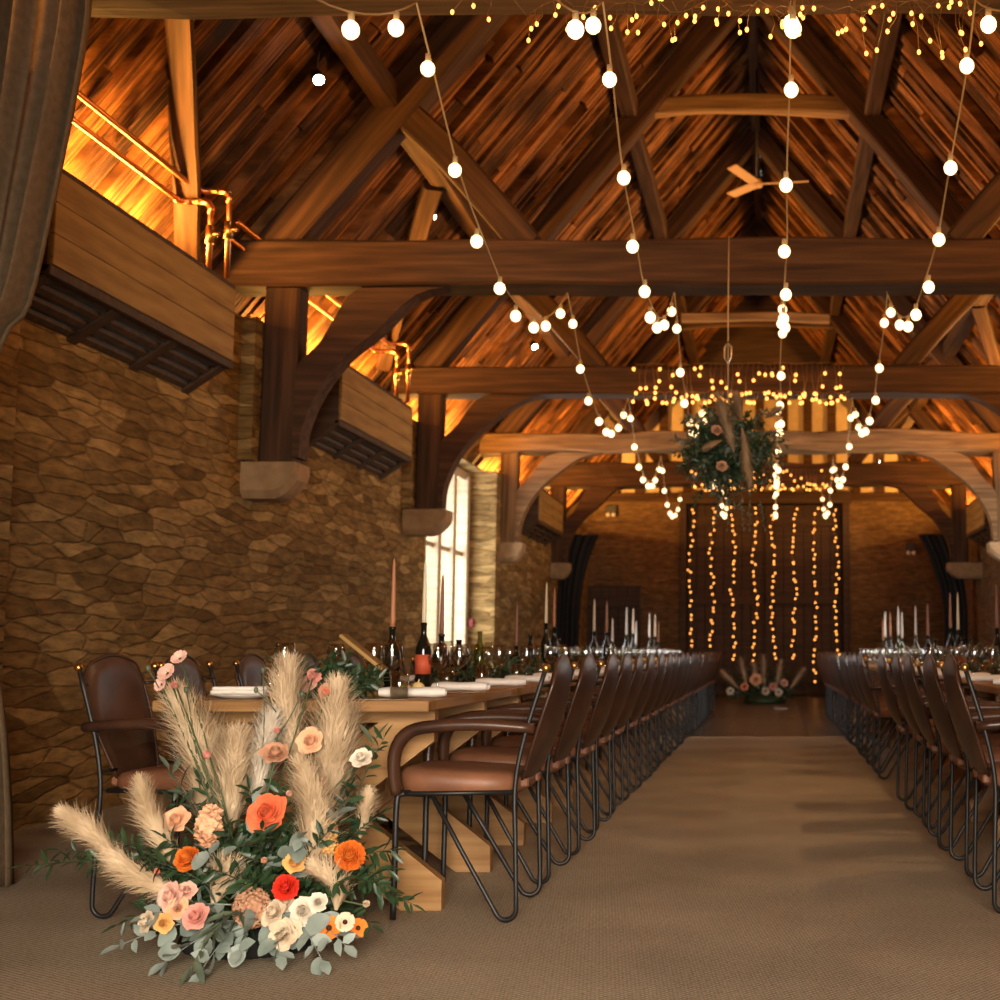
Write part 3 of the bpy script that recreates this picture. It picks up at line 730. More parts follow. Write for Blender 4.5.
# plate with napkin and knife at the wall end
mb = MB(); mb.lathe([(.06, 0), (.075, .004), (.115, .014), (.118, .017), (.075, .009), (1e-6, .007)], n=28)
p = at(243, 697, 5.27); put(mb.mesh('plate', 'paper'), 'plate', p.x, 5.27, ZT0, 'white side plate under folded napkins near the table end', 'plate', None)
for q in range(2):
    mb = MB(); mb.box(-.10, .10, -.06, .06, 0, .012, .005); put(mb.mesh('napkin', 'napkin'), 'napkin', p.x + .005 * q, 5.27, ZT0 + .018 + q * .0125, ['lower folded white napkin of the pair on the side plate', 'upper folded white napkin of the pair on the side plate'][q], 'napkin', 'napkins on the side plate', .08 * q)
def cutlery(x, y, rz, lab):
    mb = MB(); mb.box(-.10, 0, -.005, .005, 0, .004, .001); mb.box(0, .1, -.009, .007, 0, .003, .001); put(mb.mesh('table_knife', 'steel'), 'table_knife', x, y, ZT0, lab, 'knife', 'table knives', rz)
p = at(200, 698, 5.16); cutlery(p.x, 5.12, .1, 'knife lying flat near the wall corner of the nearest table')
p = at(372, 698, 5.13); cutlery(p.x + .03, 5.10, .05, 'knife lying beside the foliage near the table end')
p = at(462, 692, 5.9); cutlery(p.x, 5.9, .9, 'knife near the aisle edge of the nearest table, by the second napkin')
mb = MB(); mb.ball((0, 0, .026), .027, 14, .026); mb.tube([(0, 0, .05), (.004, 0, .062)], .003, 5)
for px, Y, lab in ((404, 5.42, 'pale yellow pear beside the tumbler on the nearest table'), (418, 5.62, 'pale yellow pear half hidden behind the rolled napkin')):
    p = at(px, 690, Y); put(mb.mesh('pear', 'fruit'), 'pear', p.x, Y, ZT0, lab, 'fruit', 'pale pears')
# wooden card holder, a bent strip in a small block
root = thing('card_holder', 'wooden holder with a tilted pale board at the front of the table', 'card holder', (*at(372, 690, 5.55).xy, ZT0), 0)
mb = MB(); mb.box(-.018, .03, -.05, .05, 0, .10, .004); mb.build('block', 'pine', root)
mb = MB(); mb.box(-.105, .105, -.045, .045, -.007, .007, .003); o = mb.build('board', 'pine', root); o.location = (-.035, 0, .165); o.rotation_euler = (0, math.radians(38), 0)

# bottles and candles
def bottle_prof(h=.30, r=.037, neck=.0135):
    return [(r * .9, 0), (r, .006), (r, h * .58), (r * .92, h * .64), (neck * 1.35, h * .76), (neck, h * .82), (neck, h * .955), (neck * 1.15, h * .96), (neck * 1.15, h)]
ME['bottle_dark'] = me_l('wine_bottle', bottle_prof(), 'bottle_black', 20); ME['bottle_sq'] = me_l('wine_bottle', bottle_prof(.24, .045, .014), 'bottle_black', 20)
hp = bottle_prof(.29, .036, .013)
ME['bottle_clear'] = me_l('glass_bottle', hp + [(r_ * .9, z) for r_, z in reversed(hp[:-1])][:-1] + [(1e-6, .006)], thin('pale_bottle_glass', (.72, .74, .58), 1.6), 20)
ME['label_red'] = me_l('label', [(.0378, .06), (.0378, .15)], 'label_red', 20)
for k in ('cream', 'rust', 'brown', 'white'):
    ME['c_' + k] = me_l('taper_candle', [(.0108, -.015), (.0112, .03), (.0095, .15), (.006, .27), (.0035, .293), (.0012, .297), (.001, .305)], 'wax_' + k, 12)
cand = [ # side, Y, tip z, colour, bottle kind, dx
 ('left', 6.37, 1.33, 'rust', 'bottle_dark', 0), ('left', 6.95, 1.36, 'cream', 'bottle_red', 0), ('left', 7.33, 1.31, 'brown', 'bottle_sq', 0), ('left', 9.5, 1.24, 'brown', 'bottle_sq', 0),
 ('left', 10.75, 1.43, 'cream', 'bottle_dark', 0), ('left', 11.15, 1.41, 'rust', 'bottle_dark', 0), ('left', 13.7, 1.41, 'cream', 'bottle_dark', 0), ('left', 14.3, 1.41, 'rust', 'bottle_dark', .05),
 ('left', 15.3, 1.27, 'white', 'bottle_clear', 0), ('left', 16.8, 1.43, 'white', 'bottle_clear', 0), ('left', 17.3, 1.43, 'cream', 'bottle_dark', .03), ('left', 18.0, 1.29, 'white', 'bottle_clear', 0),
 ('left', 20.0, 1.44, 'white', 'bottle_clear', 0), ('left', 20.6, 1.44, 'cream', 'bottle_dark', .03), ('left', 21.6, 1.36, 'rust', 'bottle_dark', 0),
 ('right', 20.6, 1.38, 'rust', 'bottle_dark', .05), ('right', 19.6, 1.45, 'white', 'bottle_clear', 0), ('right', 19.0, 1.42, 'rust', 'bottle_dark', .02), ('right', 17.6, 1.46, 'white', 'bottle_clear', 0), ('right', 17.1, 1.38, 'white', 'bottle_clear', 0.0),
 ('right', 15.5, 1.40, 'white', 'bottle_clear', 0), ('right', 14.3, 1.38, 'rust', 'bottle_dark', 0), ('right', 12.5, 1.42, 'rust', 'bottle_dark', 0), ('right', 12.0, 1.40, 'cream', 'bottle_dark', 0), ('right', 9.95, 1.38, 'brown', 'bottle_dark', 0)]
cnt = {}
def add_bottle(kind, x, y, label, group, s=1):
    if kind == 'bottle_red':
        o = put(ME['bottle_dark'], 'wine_bottle', x, y, ZT0, label, 'bottle', group)
        l = link_mesh(ME['label_red'], 'label', o, None, 'red round label'); 
    else:
        o = put(ME[kind], 'glass_bottle' if kind == 'bottle_clear' else 'wine_bottle', x, y, ZT0, label, 'bottle', group)
    o.scale = (1, 1, s); return o
for side, y, tip, colr, bk, dx in cand:
    c = cnt.get(side, 0); cnt[side] = c + 1
    x = TX[side] + dx + (.0 if side == 'left' else -.02)
    bh = {'bottle_dark': .30, 'bottle_red': .30, 'bottle_sq': .24, 'bottle_clear': .29}[bk]
    s = (tip - .305 - ZT0) / bh; s = min(max(s, .85), 1.25)
    ends = tip - (ZT0 + bh * s); cs = ends / .305
    idx = f'{ORD[c]} along the {side} tables' if side == 'left' else f'{ORD[c]} from the far end of the right tables'
    gl = {'bottle_dark': 'dark', 'bottle_red': 'dark red-labelled', 'bottle_sq': 'squat dark', 'bottle_clear': 'clear'}[bk]
    add_bottle(bk, x, y, f'{gl} bottle used as candle holder, {idx}', f'candle bottles on the {side} tables', s)
    o = put(ME['c_' + colr], 'taper_candle', x, y, ZT0 + bh * s, f'{colr} taper candle in a {gl} bottle, {idx}', 'candle', f'taper candles on the {side} tables')
    o.scale = (1, 1, cs)
for i, (side, px, Y, kind, lab) in enumerate([('left', 479, 7.9, 'bottle_clear', 'empty clear bottle without candle in front of bright window reveal'), ('left', 558, 11.9, 'bottle_clear', 'clear bottle without candle beside the cream and rust candle pair'),
        ('left', 530, 10.2, 'bottle_dark', 'dark bottle just before the cream and rust candle pair'), ('right', 936, 13.4, 'bottle_clear', 'clear bottle without candle, left of the rust candles on right table'),
        ('right', 972, 11.2, 'bottle_clear', 'clear bottle without candle, near the right edge behind wine glass'), ('right', 963, 11.6, 'bottle_red', 'dark bottle with red label on the right table'),
        ('left', 458, 7.55, 'bottle_sq', 'squat dark bottle without candle beside the brown candle'), ('left', 612, 15.0, 'bottle_clear', 'clear bottle behind the far glasses on the left tables')]):
    p = at(px, 690, Y); add_bottle(kind, p.x, Y, lab, 'bottles without candles', .95)

# ------------------------------------------------------------------ plants
def basis(d, roll=0):
    d = Vector(d).normalized(); q = d.to_track_quat('Z', 'Y'); return q @ Quaternion((0, 0, 1), roll)
def leaf(mb, p, d, n, L, W, curl=.2):
    d = Vector(d).normalized(); n = Vector(n); s = d.cross(n)
    if s.length < 1e-4: s = d.orthogonal()
    s.normalize(); n = s.cross(d)
    def P(t, w, z): return p + d * (L * t) + s * (W * w) + n * (L * z)
    c = curl
    if W > .045:
        rows = [(.08, .42), (.25, .86), (.45, 1.0), (.65, .92), (.84, .62), (.95, .3)]; vs = [P(0, 0, 0)]; fs = [(0, 2, 1), (0, 3, 2)]
        for t, w in rows: vs += [P(t, -.5 * w, .05 * w - c * t * t), P(t, 0, -.02 * w - c * t * t), P(t, .5 * w, .05 * w - c * t * t)]
        for k in range(5):
            b = 1 + k * 3; fs += [(b, b + 1, b + 4, b + 3), (b + 1, b + 2, b + 5, b + 4)]
        vs.append(P(1, 0, -c)); fs += [(16, 17, 19), (17, 18, 19)]
        mb.add(vs, fs, True); return
    vs = [P(0, 0, 0), P(.3, -.42, .04 - c * .1), P(.3, 0, -.02 - c * .1), P(.3, .42, .04 - c * .1), P(.68, -.4, .03 - c * .4), P(.68, 0, -.03 - c * .4), P(.68, .4, .03 - c * .4), P(1, 0, -c)]
    mb.add(vs, [(0, 2, 1), (0, 3, 2), (1, 2, 5, 4), (2, 3, 6, 5), (4, 5, 7), (5, 6, 7)], True)
def rnd_unit():
    while True:
        v = Vector((R.uniform(-1, 1), R.uniform(-1, 1), R.uniform(-1, 1)))
        if .05 < v.length < 1: return v.normalized()
def branch_mb(p0, p1, n, L, W, droop=0.0, pair=True, spread=.9, round_=False, sr=.003, start=.12):
    mb = MB(); p0 = Vector(p0); p1 = Vector(p1); d = p1 - p0
    pts = [p0.lerp(p1, i / 8) + Vector((0, 0, -droop * (i / 8) ** 2 + droop * .0)) + Vector((0, 0, .12 * d.length * math.sin(i / 8 * PI) * .5)) for i in range(9)]
    mb.tube(pts, [sr * (1 - .7 * i / 8) for i in range(9)], 5)
    for i in range(n):
        t = start + (1 - start) * (i + .5) / n; k = min(7, int(t * 8)); q = pts[k].lerp(pts[k + 1], t * 8 - k); ax = (pts[k + 1] - pts[k]).normalized()
        side = ax.orthogonal().normalized(); side.rotate(Quaternion(ax, (PI if i % 2 else 0) * (1 if pair else 0) + R.uniform(-.9, .9) + i * 2.4 * (0 if pair else 1)))
        dd = (ax * (1 - spread * .55) + side * spread + rnd_unit() * .25).normalized()
        sc = (.65 + .6 * R.random()) * (1 - .35 * t)
        leaf(mb, q, dd, rnd_unit() + Vector((0, -.6, 1.0)), L * sc, W * sc, R.uniform(.05, .4))
    leaf(mb, pts[-1], (pts[-1] - pts[-2]), Vector((0, -.3, 1)), L * .7, W * .6, .1)
    return mb
def plume_mb(p0, p1, rad, n=520, stem=True, bend=(0, 0, 0)):
    """a feathery grass plume: fine strands swept upwards along a curved stem"""
    mb = MB(); p0 = Vector(p0); p1 = Vector(p1); bd = Vector(bend); L = (p1 - p0).length
    def C(t): return p0.lerp(p1, t) + bd * (math.sin(t * PI)) * L
    mb.tube([C(i / 10) for i in range(11)], [rad * (.08 + .36 * math.sin(min(1, (i / 10) * 1.0 + .05) * PI) ** .7) * (1 - .45 * i / 10) for i in range(11)], 7)
    for i in range(n):
        t = R.random() ** .85 * .95; q = C(t); ax = (C(min(1, t + .04)) - C(t - .04 if t > .04 else 0)).normalized()
        side = ax.orthogonal().normalized(); side.rotate(Quaternion(ax, R.random() * 2 * PI))
        prof = math.sin(min(1, t * .92 + .12) * PI) ** .75
        l = rad * (1.6 + 2.6 * R.random()) * (.5 + .7 * prof) * (1 - .25 * t); out = (.16 + .42 * R.random() ** 1.3)
        d1 = (ax + side * out).normalized(); st = q + side * rad * .35 * prof
        w = ax.cross(side) * (.0017 + .0016 * R.random())
        mid = st + d1 * l * .55; e = mid + (ax * .75 + side * (out * .9) + rnd_unit() * .38 + Vector((0, 0, -.22))).normalized() * l * .5
        mb.add([st - w, st + w, mid + w * .9, mid - w * .9, e], [(0, 1, 2, 3), (3, 2, 4)], True)
    return mb
def petal(mb, q, c, a0, aw, r0, h, flare, cup, n=6, m=5, ruffle=0):
    def fn(u, v):
        w = (u - .5) * aw * min(1, .5 + 1.3 * v) * (1 - .35 * max(0, (v - .75) / .25) ** 2)
        rr = r0 * (.22 + .78 * v ** cup) + flare * v ** 3
        e = abs(2 * u - 1)
        z = h * v - .35 * flare * v ** 4 + ruffle * math.sin(u * 14 + a0 * 3) * v - .13 * h * e ** 3 * v
        rr += .05 * r0 * e ** 2 * v
        return c + q @ Vector((rr * math.cos(a0 + w), rr * math.sin(a0 + w), z))
    mb.grid(fn, n, m)
def rose_mb(c, d, r, opened=1.0, layers=7):
    mb = MB(); q = basis(d, R.random() * 6); c = Vector(c) - Vector(d).normalized() * r * .4
    RL = (.09, .20, .32, .44, .57, .70, .84); ZT = (.80, .84, .84, .80, .72, .60, .42); NP = (3, 3, 4, 4, 5, 5, 5)
    lean = Vector((R.uniform(-.06, .06), R.uniform(-.06, .06), 0)) * r
    for k in range(layers):
        f = k / 6; n = NP[k]; a = k * 1.2 + R.random(); Rr = RL[k] * r * (.6 + .4 * opened if k > 2 else 1); zt = ZT[k] * r * (1.25 - .25 * opened)
        for j in range(n):
            a += 2 * PI / n + R.uniform(-.18, .18); hh = zt * R.uniform(.86, 1.12); rj = Rr * R.uniform(.93, 1.07); wd = 2 * PI / n * 1.42; ph = R.random() * 6
            def fn(u, v):
                w = (u - .5) * wd * min(1, .5 + 1.2 * v) * (1 - .30 * max(0, (v - .7) / .3) ** 2)
                e = abs(2 * u - 1)
                if k < 3: rr = rj * (.5 + .8 * math.sin(v * 2.5)); z = hh * v
                else:
                    rr = rj * (.35 + .75 * math.sin(v * 1.75)) + r * .16 * f * max(0, v - .6) ** 2 * 6 * opened
                    z = hh * (v - .30 * f * max(0, v - .75) ** 2 * 16 * .5)
                rr *= 1 + .26 * (u - .5) * v; rr += r * (.05 + .05 * f) * max(0, (v - .72) / .28) ** 2 * (k > 0)
                z -= .10 * r * e ** 3 * v * (1 - .5 * f); rr *= 1 + .05 * math.sin(u * 7 + ph) * v * f; z += .03 * r * math.sin(u * 9 + ph) * v
                return c + q @ (Vector((rr * math.cos(a + w), rr * math.sin(a + w), z)) + lean * (1 - f))
            mb.grid(fn, 6, 6)
    return mb
def pompon_mb(c, d, r, rows=7, pl=.5, wd=.3, ruffle=0):
    mb = MB(); q = basis(d, R.random() * 6); c = Vector(c)
    for i in range(rows):
        th = .12 + (1.75 - .12) * i / (rows - 1); n = max(4, int(2 * PI * math.sin(th) * r * .75 / (wd * r * .42)))
        for j in range(n):
            ph = 2 * PI * (j + .5 * (i % 2)) / n + R.uniform(-.1, .1); v = Vector((math.sin(th) * math.cos(ph), math.sin(th) * math.sin(ph), math.cos(th)))
            dd = (v + Vector((0, 0, .25)) + rnd_unit() * .12).normalized()
            s = v.cross(Vector((0, 0, 1)));
            if s.length < .01: s = Vector((1, 0, 0))
            s.normalize(); L = r * pl * R.uniform(.85, 1.15); b = v * r * (1 - pl); W = wd * r * .5
            up = s.cross(dd)
            vs = [b - s * W * .4, b + s * W * .4, b + dd * L * .6 + s * W + up * ruffle * r, b + dd * L * .6 - up * .06 * r, b + dd * L * .6 - s * W - up * ruffle * r, b + dd * L + s * W * .5 + up * r * .05, b + dd * L - s * W * .5 + up * r * .05]
            mb.add([c + q @ x for x in vs], [(0, 1, 2, 3), (0, 3, 4), (3, 2, 5, 6), (3, 6, 4)], True)
    mb.ball(c, r * .52, 10); return mb
def cluster_mb(c, d, r, h, n, fr):
    """head of many small rounded florets"""
    mb = MB(); q = basis(d); c = Vector(c)
    for i in range(n):
        t = (i + .5) / n; a = i * 2.4; z = (t - .5) * 2; rr = math.sqrt(max(0, 1 - z * z))
        p = c + q @ Vector((r * rr * math.cos(a), r * rr * math.sin(a), h * z)); s = fr * R.uniform(.75, 1.2)
        n_ = (p - c).normalized(); qq = basis(n_ + rnd_unit() * .3, R.random() * 6)
        for k in range(5):
            an = k * 2 * PI / 5; dd = Vector((math.cos(an), math.sin(an), .45)); s_ = Vector((-math.sin(an), math.cos(an), 0))
            mb.add([p, p + qq @ ((dd * .6 + s_ * .42) * s), p + qq @ (dd * s), p + qq @ ((dd * .6 - s_ * .42) * s)], [(0, 1, 2, 3)], True)
    mb.ball(c, r * .8, 10, h * .85); return mb
def open_mb(c, d, r, n=5):
    mb = MB(); q = basis(d, R.random() * 6); c = Vector(c)
    for j in range(n):
        petal(mb, q, c - q @ Vector((0, 0, r * .3)), j * 2 * PI / n, 1.55, r * .75, r * .5, r * .3, .8, 5, 4, .04 * r)
    return mb

# ---- the big foreground arrangement
AO = Vector((-1.70, 4.68, 0))
arr = thing('flower_arrangement', 'large floor arrangement of pampas grass, roses and eucalyptus before the table', 'flower arrangement', AO)
def rel(px, py, Y): return at(px, py, Y) - AO
core = rel(245, 885, 4.70)
def vis(d, up=.5): return Vector((d[0], -1, up))
PL = [ # base, tip, half-width px, Y, pale?
 ((214, 846), (176, 692), 16, 4.86, 0, .02), ((228, 836), (236, 738), 14, 4.80, 0, 0), ((254, 806), (272, 716), 11, 4.84, 1, 0), ((300, 772), (289, 664), 13, 4.92, 0, -.02), ((326, 838), (337, 686), 15, 4.80, 0, .0),
 ((338, 800), (351, 704), 7, 4.86, 0, 0), ((306, 880), (301, 764), 13, 4.58, 0, .03), ((180, 868), (140, 780), 9, 4.55, 0, -.02), ((116, 858), (62, 812), 9, 4.50, 0, .02), ((192, 902), (108, 850), 9, 4.48, 0, -.04),
 ((336, 910), (316, 866), 9, 4.48, 0, .06), ((360, 838), (369, 792), 6, 4.75, 0, 0), ((213, 905), (222, 880), 11, 4.48, 0, 0), ((205, 812), (213, 730), 9, 4.88, 0, 0)]
for b_, t_, wpx, Y, pale, bn in PL:
    pa, pb = rel(*b_, Y), rel(*t_, Y); rad = wpx * Y / F * .98
    ln = (pb - pa).length
    mb = plume_mb(pa, pb, rad, int(520 + 4600 * ln), True, (bn * 3, 0, 0))
    o = mb.build('pampas_plume', 'pampas_pale' if pale else 'pampas', arr)
    if pale: o['label'] = 'pale ivory pampas plume'
    st = MB(); st.tube([core.lerp(pa, .2), core.lerp(pa, .7) + Vector((0, 0, .02)), pa.lerp(pb, .3)], .004, 6); st.build('stem', 'stem', o)
# foliage
def fol(px0, py0, px1, py1, Y0, Y1, n, L, W, mat, name, **kw):
    mb = branch_mb(rel(px0, py0, Y0), rel(px1, py1, Y1), n, L, W, **kw); return mb.build(name, mat, arr)
for a in [((215, 880), (25, 866), 4.55, 4.45, 26), ((200, 890), (60, 850), 4.6, 4.6, 22), ((190, 880), (105, 838), 4.55, 4.5, 18), ((215, 900), (118, 925), 4.5, 4.36, 16), ((230, 900), (150, 860), 4.5, 4.42, 20), ((225, 895), (165, 838), 4.6, 4.5, 18),
          ((330, 880), (412, 904), 4.6, 4.62, 18), ((330, 880), (385, 886), 4.6, 4.5, 16), ((330, 870), (392, 850), 4.65, 4.6, 16), ((330, 860), (380, 815), 4.7, 4.72, 14), ((335, 850), (384, 738), 4.75, 4.76, 16), ((325, 880), (350, 790), 4.68, 4.66, 16),
          ((240, 890), (172, 800), 4.7, 4.72, 16), ((240, 890), (200, 780), 4.7, 4.76, 14), ((260, 880), (250, 790), 4.7, 4.66, 18), ((270, 880), (280, 785), 4.7, 4.66, 18), ((280, 880), (300, 800), 4.7, 4.60, 18), ((250, 890), (228, 830), 4.62, 4.5, 18),
          ((260, 900), (262, 830), 4.6, 4.44, 20), ((280, 900), (330, 830), 4.6, 4.5, 18), ((270, 905), (215, 870), 4.55, 4.38, 20), ((280, 905), (250, 880), 4.55, 4.34, 18), ((300, 905), (345, 880), 4.55, 4.42, 18), ((310, 905), (372, 925), 4.55, 4.42, 16), ((300, 900), (390, 870), 4.62, 4.56, 16)]:
    fol(*a[0], *a[1], a[2], a[3], int(a[4] * 1.25), .075, .026, 'leaf', 'ruscus_branch', spread=.8)
for a in [((250, 915), (120, 945), 4.5, 4.30, 12), ((255, 915), (165, 962), 4.48, 4.24, 13), ((250, 915), (200, 972), 4.45, 4.2, 12), ((260, 915), (238, 950), 4.45, 4.24, 10), ((270, 915), (280, 955), 4.45, 4.26, 10), ((290, 915), (322, 960), 4.45, 4.26, 9),
          ((300, 915), (345, 945), 4.45, 4.32, 9), ((235, 905), (150, 915), 4.5, 4.36, 11), ((285, 880), (300, 838), 4.6, 4.44, 9), ((262, 880), (258, 808), 4.66, 4.6, 10), ((310, 870), (338, 812), 4.66, 4.6, 9), ((240, 890), (205, 850), 4.6, 4.46, 9)]:
    fol(*a[0], *a[1], a[2], a[3], a[4], .085, .062, 'euc', 'eucalyptus_branch', spread=.9)
for a in [((240, 905), (190, 968), 4.44, 4.16, 15), ((250, 905), (215, 930), 4.42, 4.22, 12), ((300, 880), (375, 740), 4.72, 4.78, 12), ((225, 880), (170, 770), 4.66, 4.74, 11)]:
    fol(*a[0], *a[1], a[2], a[3], a[4], .10, .03, 'olive', 'willow_eucalyptus_branch', spread=.6)
# dense dark heart of moss and small leaves
mb = MB()
for i in range(900):
    v = rnd_unit(); v.z = abs(v.z) * .9; p = rel(250, 925, 4.68) + Vector((v.x * .33, v.y * .26, v.z * .36)) * R.uniform(.5, 1)
    leaf(mb, p, (v + rnd_unit() * .7), rnd_unit() + Vector((0, -.5, .8)), R.uniform(.035, .06), R.uniform(.014, .024), .2)
tag(mb.build('foliage_filler', 'leaf', arr), None, None, None, 'stuff')
mb = MB(); mb.lathe([(.20, 0), (.22, .02), (.20, .07), (.05, .10), (1e-5, .1)], rel(252, 935, 4.66) * 1.0, 20); mb.v = [(x, y, max(z - mb.v[0][2], 0)) for x, y, z in mb.v]
mb.build('tray', 'black_cloth', arr)
def flower(kind, px, py, rp, Y, colr, d=(0, .5), label=None, name='rose', stem=True):
    c = rel(px, py, Y); r = rp * Y / F; dv = Vector((d[0], -1, d[1]))
    if kind == 'rose': mb = rose_mb(c, dv + rnd_unit() * .25, r * 1.05)
    elif kind == 'bud': mb = rose_mb(c, dv, r * 1.3, .3, 4)
    elif kind == 'pom': mb = pompon_mb(c, dv, r, 8, .5, .30, .05)
    elif kind == 'ball': mb = pompon_mb(c, dv, r, 10, .38, .17)
    elif kind == 'clu': mb = cluster_mb(c, Vector((0, -.3, 1)), r, r * 1.1, 230 if r > .045 else 60, r * (.17 if r > .045 else .34))
    elif kind == 'tall': mb = cluster_mb(c, Vector((.1, -.1, 1)), r, r * 1.9, 60, r * .55)
    elif kind == 'open': mb = open_mb(c, dv, r)
    o = mb.build(name, 'f_' + colr, arr); o['label'] = label or f'{colr} {name.replace("_", " ")}'
    if stem:
        st = MB(); st.tube([c.lerp(core, .85), c.lerp(core, .35) + Vector((0, .02, 0)), c + Vector((0, .012, -.004))], .0028, 5); st.build('stem', 'stem', o)
    if kind == 'open' and name != 'tall_flower':
        ce = MB(); q = dv.normalized(); ce.ball(c + q * r * .05, r * .28, 8); ce.build('centre', 'f_centre', o)
    return o
flower('rose', 266, 812, 16, 4.52, 'coral', (.2, .5)); flower('rose', 309, 741, 11, 4.70, 'peach', (-.1, .4)); flower('rose', 275, 752, 11, 4.62, 'brownpink', (.1, .9)); flower('rose', 361, 757, 9, 4.66, 'white', (.1, .8))
flower('rose', 314, 787, 9, 4.62, 'salmon', (.2, .3)); flower('rose', 176, 819, 11, 4.58, 'peach', (-.2, .4)); flower('tall', 209, 826, 10, 4.56, 'peach', name='stock_flower'); flower('pom', 188, 860, 13, 4.46, 'orange', (-.2, .8), name='carnation')
flower('pom', 286, 888, 13, 4.40, 'red', (.1, .5), name='carnation'); flower('ball', 350, 856, 15, 4.50, 'orange', (.2, .4), name='dahlia'); flower('clu', 327, 832, 9, 4.60, 'yellow', name='stock_flower'); flower('clu', 329, 846, 8, 4.58, 'yellow', name='stock_flower')
flower('rose', 303, 911, 12, 4.38, 'white', (0, .3)); flower('rose', 318, 902, 8, 4.38, 'white', (.4, .5)); flower('rose', 282, 935, 12, 4.32, 'cream', (0, .2)); flower('rose', 272, 912, 11, 4.36, 'cream', (-.2, .6)); flower('rose', 292, 930, 8, 4.33, 'cream', (.4, .3)); flower('rose', 284, 902, 9, 4.42, 'cream', (0, .9))
flower('rose', 169, 897, 12, 4.38, 'blush', (-.3, .5)); flower('rose', 178, 908, 9, 4.37, 'peach', (.2, .3)); flower('rose', 145, 922, 9, 4.34, 'cream', (-.4, .4)); flower('rose', 163, 923, 8, 4.34, 'yellow', (-.2, .2)); flower('rose', 195, 916, 11, 4.33, 'pink', (0, .7)); flower('rose', 187, 890, 8, 4.42, 'blush', (.3, .6))
flower('clu', 252, 908, 17, 4.38, 'mauve', name='yarrow_head'); flower('open', 329, 928, 11, 4.36, 'orange', (.1, .4), name='open_flower'); flower('open', 345, 922, 9, 4.37, 'cream', (.3, .3), name='open_flower'); flower('open', 358, 928, 9, 4.40, 'orange', (.5, .2), name='open_flower')
flower('bud', 366, 905, 6, 4.42, 'cream', (.4, .7)); flower('bud', 158, 872, 5, 4.44, 'salmon'); flower('bud', 277, 731, 5, 4.66, 'pink'); flower('bud', 208, 756, 6, 4.68, 'pink', (-.2, .8)); flower('bud', 265, 861, 5, 4.48, 'peach'); flower('bud', 290, 794, 5, 4.58, 'blush')
flower('rose', 294, 862, 9, 4.46, 'yellow', (.1, .6)); flower('rose', 240, 886, 8, 4.5, 'cream', (0, .5))
flower('open', 179, 657, 8, 4.82, 'blush', (-.2, .8), name='tall_flower'); flower('open', 166, 672, 9, 4.80, 'blush', (-.3, .6), name='tall_flower'); flower('bud', 175, 686, 6, 4.78, 'pink', (0, .5), name='tall_flower'); flower('open', 160, 684, 7, 4.80, 'blush', (-.4, .3), name='tall_flower'); flower('bud', 312, 676, 6, 4.84, 'pink', name='tall_flower'); flower('bud', 328, 692, 6, 4.76, 'salmon', name='tall_flower')
for i, (a, b) in enumerate([((262, 765), (263, 670)), ((275, 740), (302, 694)), ((276, 712), (256, 690)), ((205, 780), (148, 668)), ((200, 790), (186, 690))]):
    p, q = rel(*a, 4.8), rel(*b, 4.8); mb = MB(); mb.tube([p, p.lerp(q, .5) + Vector((.006, 0, 0)), q], .0022, 5); mb.ball(q, .008, 8, .011); mb.build('seed_stalk', 'olive', arr)

# ---- hanging flower cloud
HO = Vector((-.30, 10.35, 2.36))
hc = thing('hanging_flower_cloud', 'round cloud of foliage and pampas hanging on a cord from the beam', 'flower arrangement', HO)
mb = MB(); mb.tube([(0, 0, 0), (0, .02, 1.0), (0, .20, 1.62)], .005, 6); mb.build('cord', 'cable', hc)
mb = MB(); mb.tube([(0, .0, .78), (.025, 0, .74), (.025, 0, .66), (0, 0, .62), (-.025, 0, .66), (-.025, 0, .74), (0, 0, .78)], .006, 6); mb.build('carabiner', 'steel', hc)
for i in range(190):
    v = rnd_unit(); v.z = v.z * .9 - .08
    e = Vector((v.x * .41, v.y * .36, v.z * .43 + .07)) * R.uniform(.55, 1.05)
    mb = branch_mb(v * .08, e, 24, .065, .033, droop=.02 + .10 * R.random(), pair=False, spread=.9)
    mb.build('foliage_branch', R.choice(['leaf', 'olive']), hc)
mb = MB(); mb.ball((0, 0, -.02), .14, 12, .15); mb.build('moss_core', 'leaf', hc)
def cloud(px, py, Y): return at(px, py, Y) - HO
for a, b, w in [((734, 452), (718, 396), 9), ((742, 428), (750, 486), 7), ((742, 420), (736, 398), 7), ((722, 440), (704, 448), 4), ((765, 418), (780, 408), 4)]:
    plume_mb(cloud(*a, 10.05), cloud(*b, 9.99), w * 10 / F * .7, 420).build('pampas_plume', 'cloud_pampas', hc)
for px, py, c in ((717, 430, 'mauve'), (722, 466, 'mauve')):
    rose_mb(cloud(px, py, 10.0), (.3, -1, .4), .035).build('rose', 'f_' + c, hc)
for i in range(5):
    p = cloud(720 + i * 10, 500, 10.1); branch_mb(p, p + Vector((R.uniform(-.05, .05), -.02, -.2)), 16, .035, .015, pair=False).build('trailing_branch', 'olive', hc)

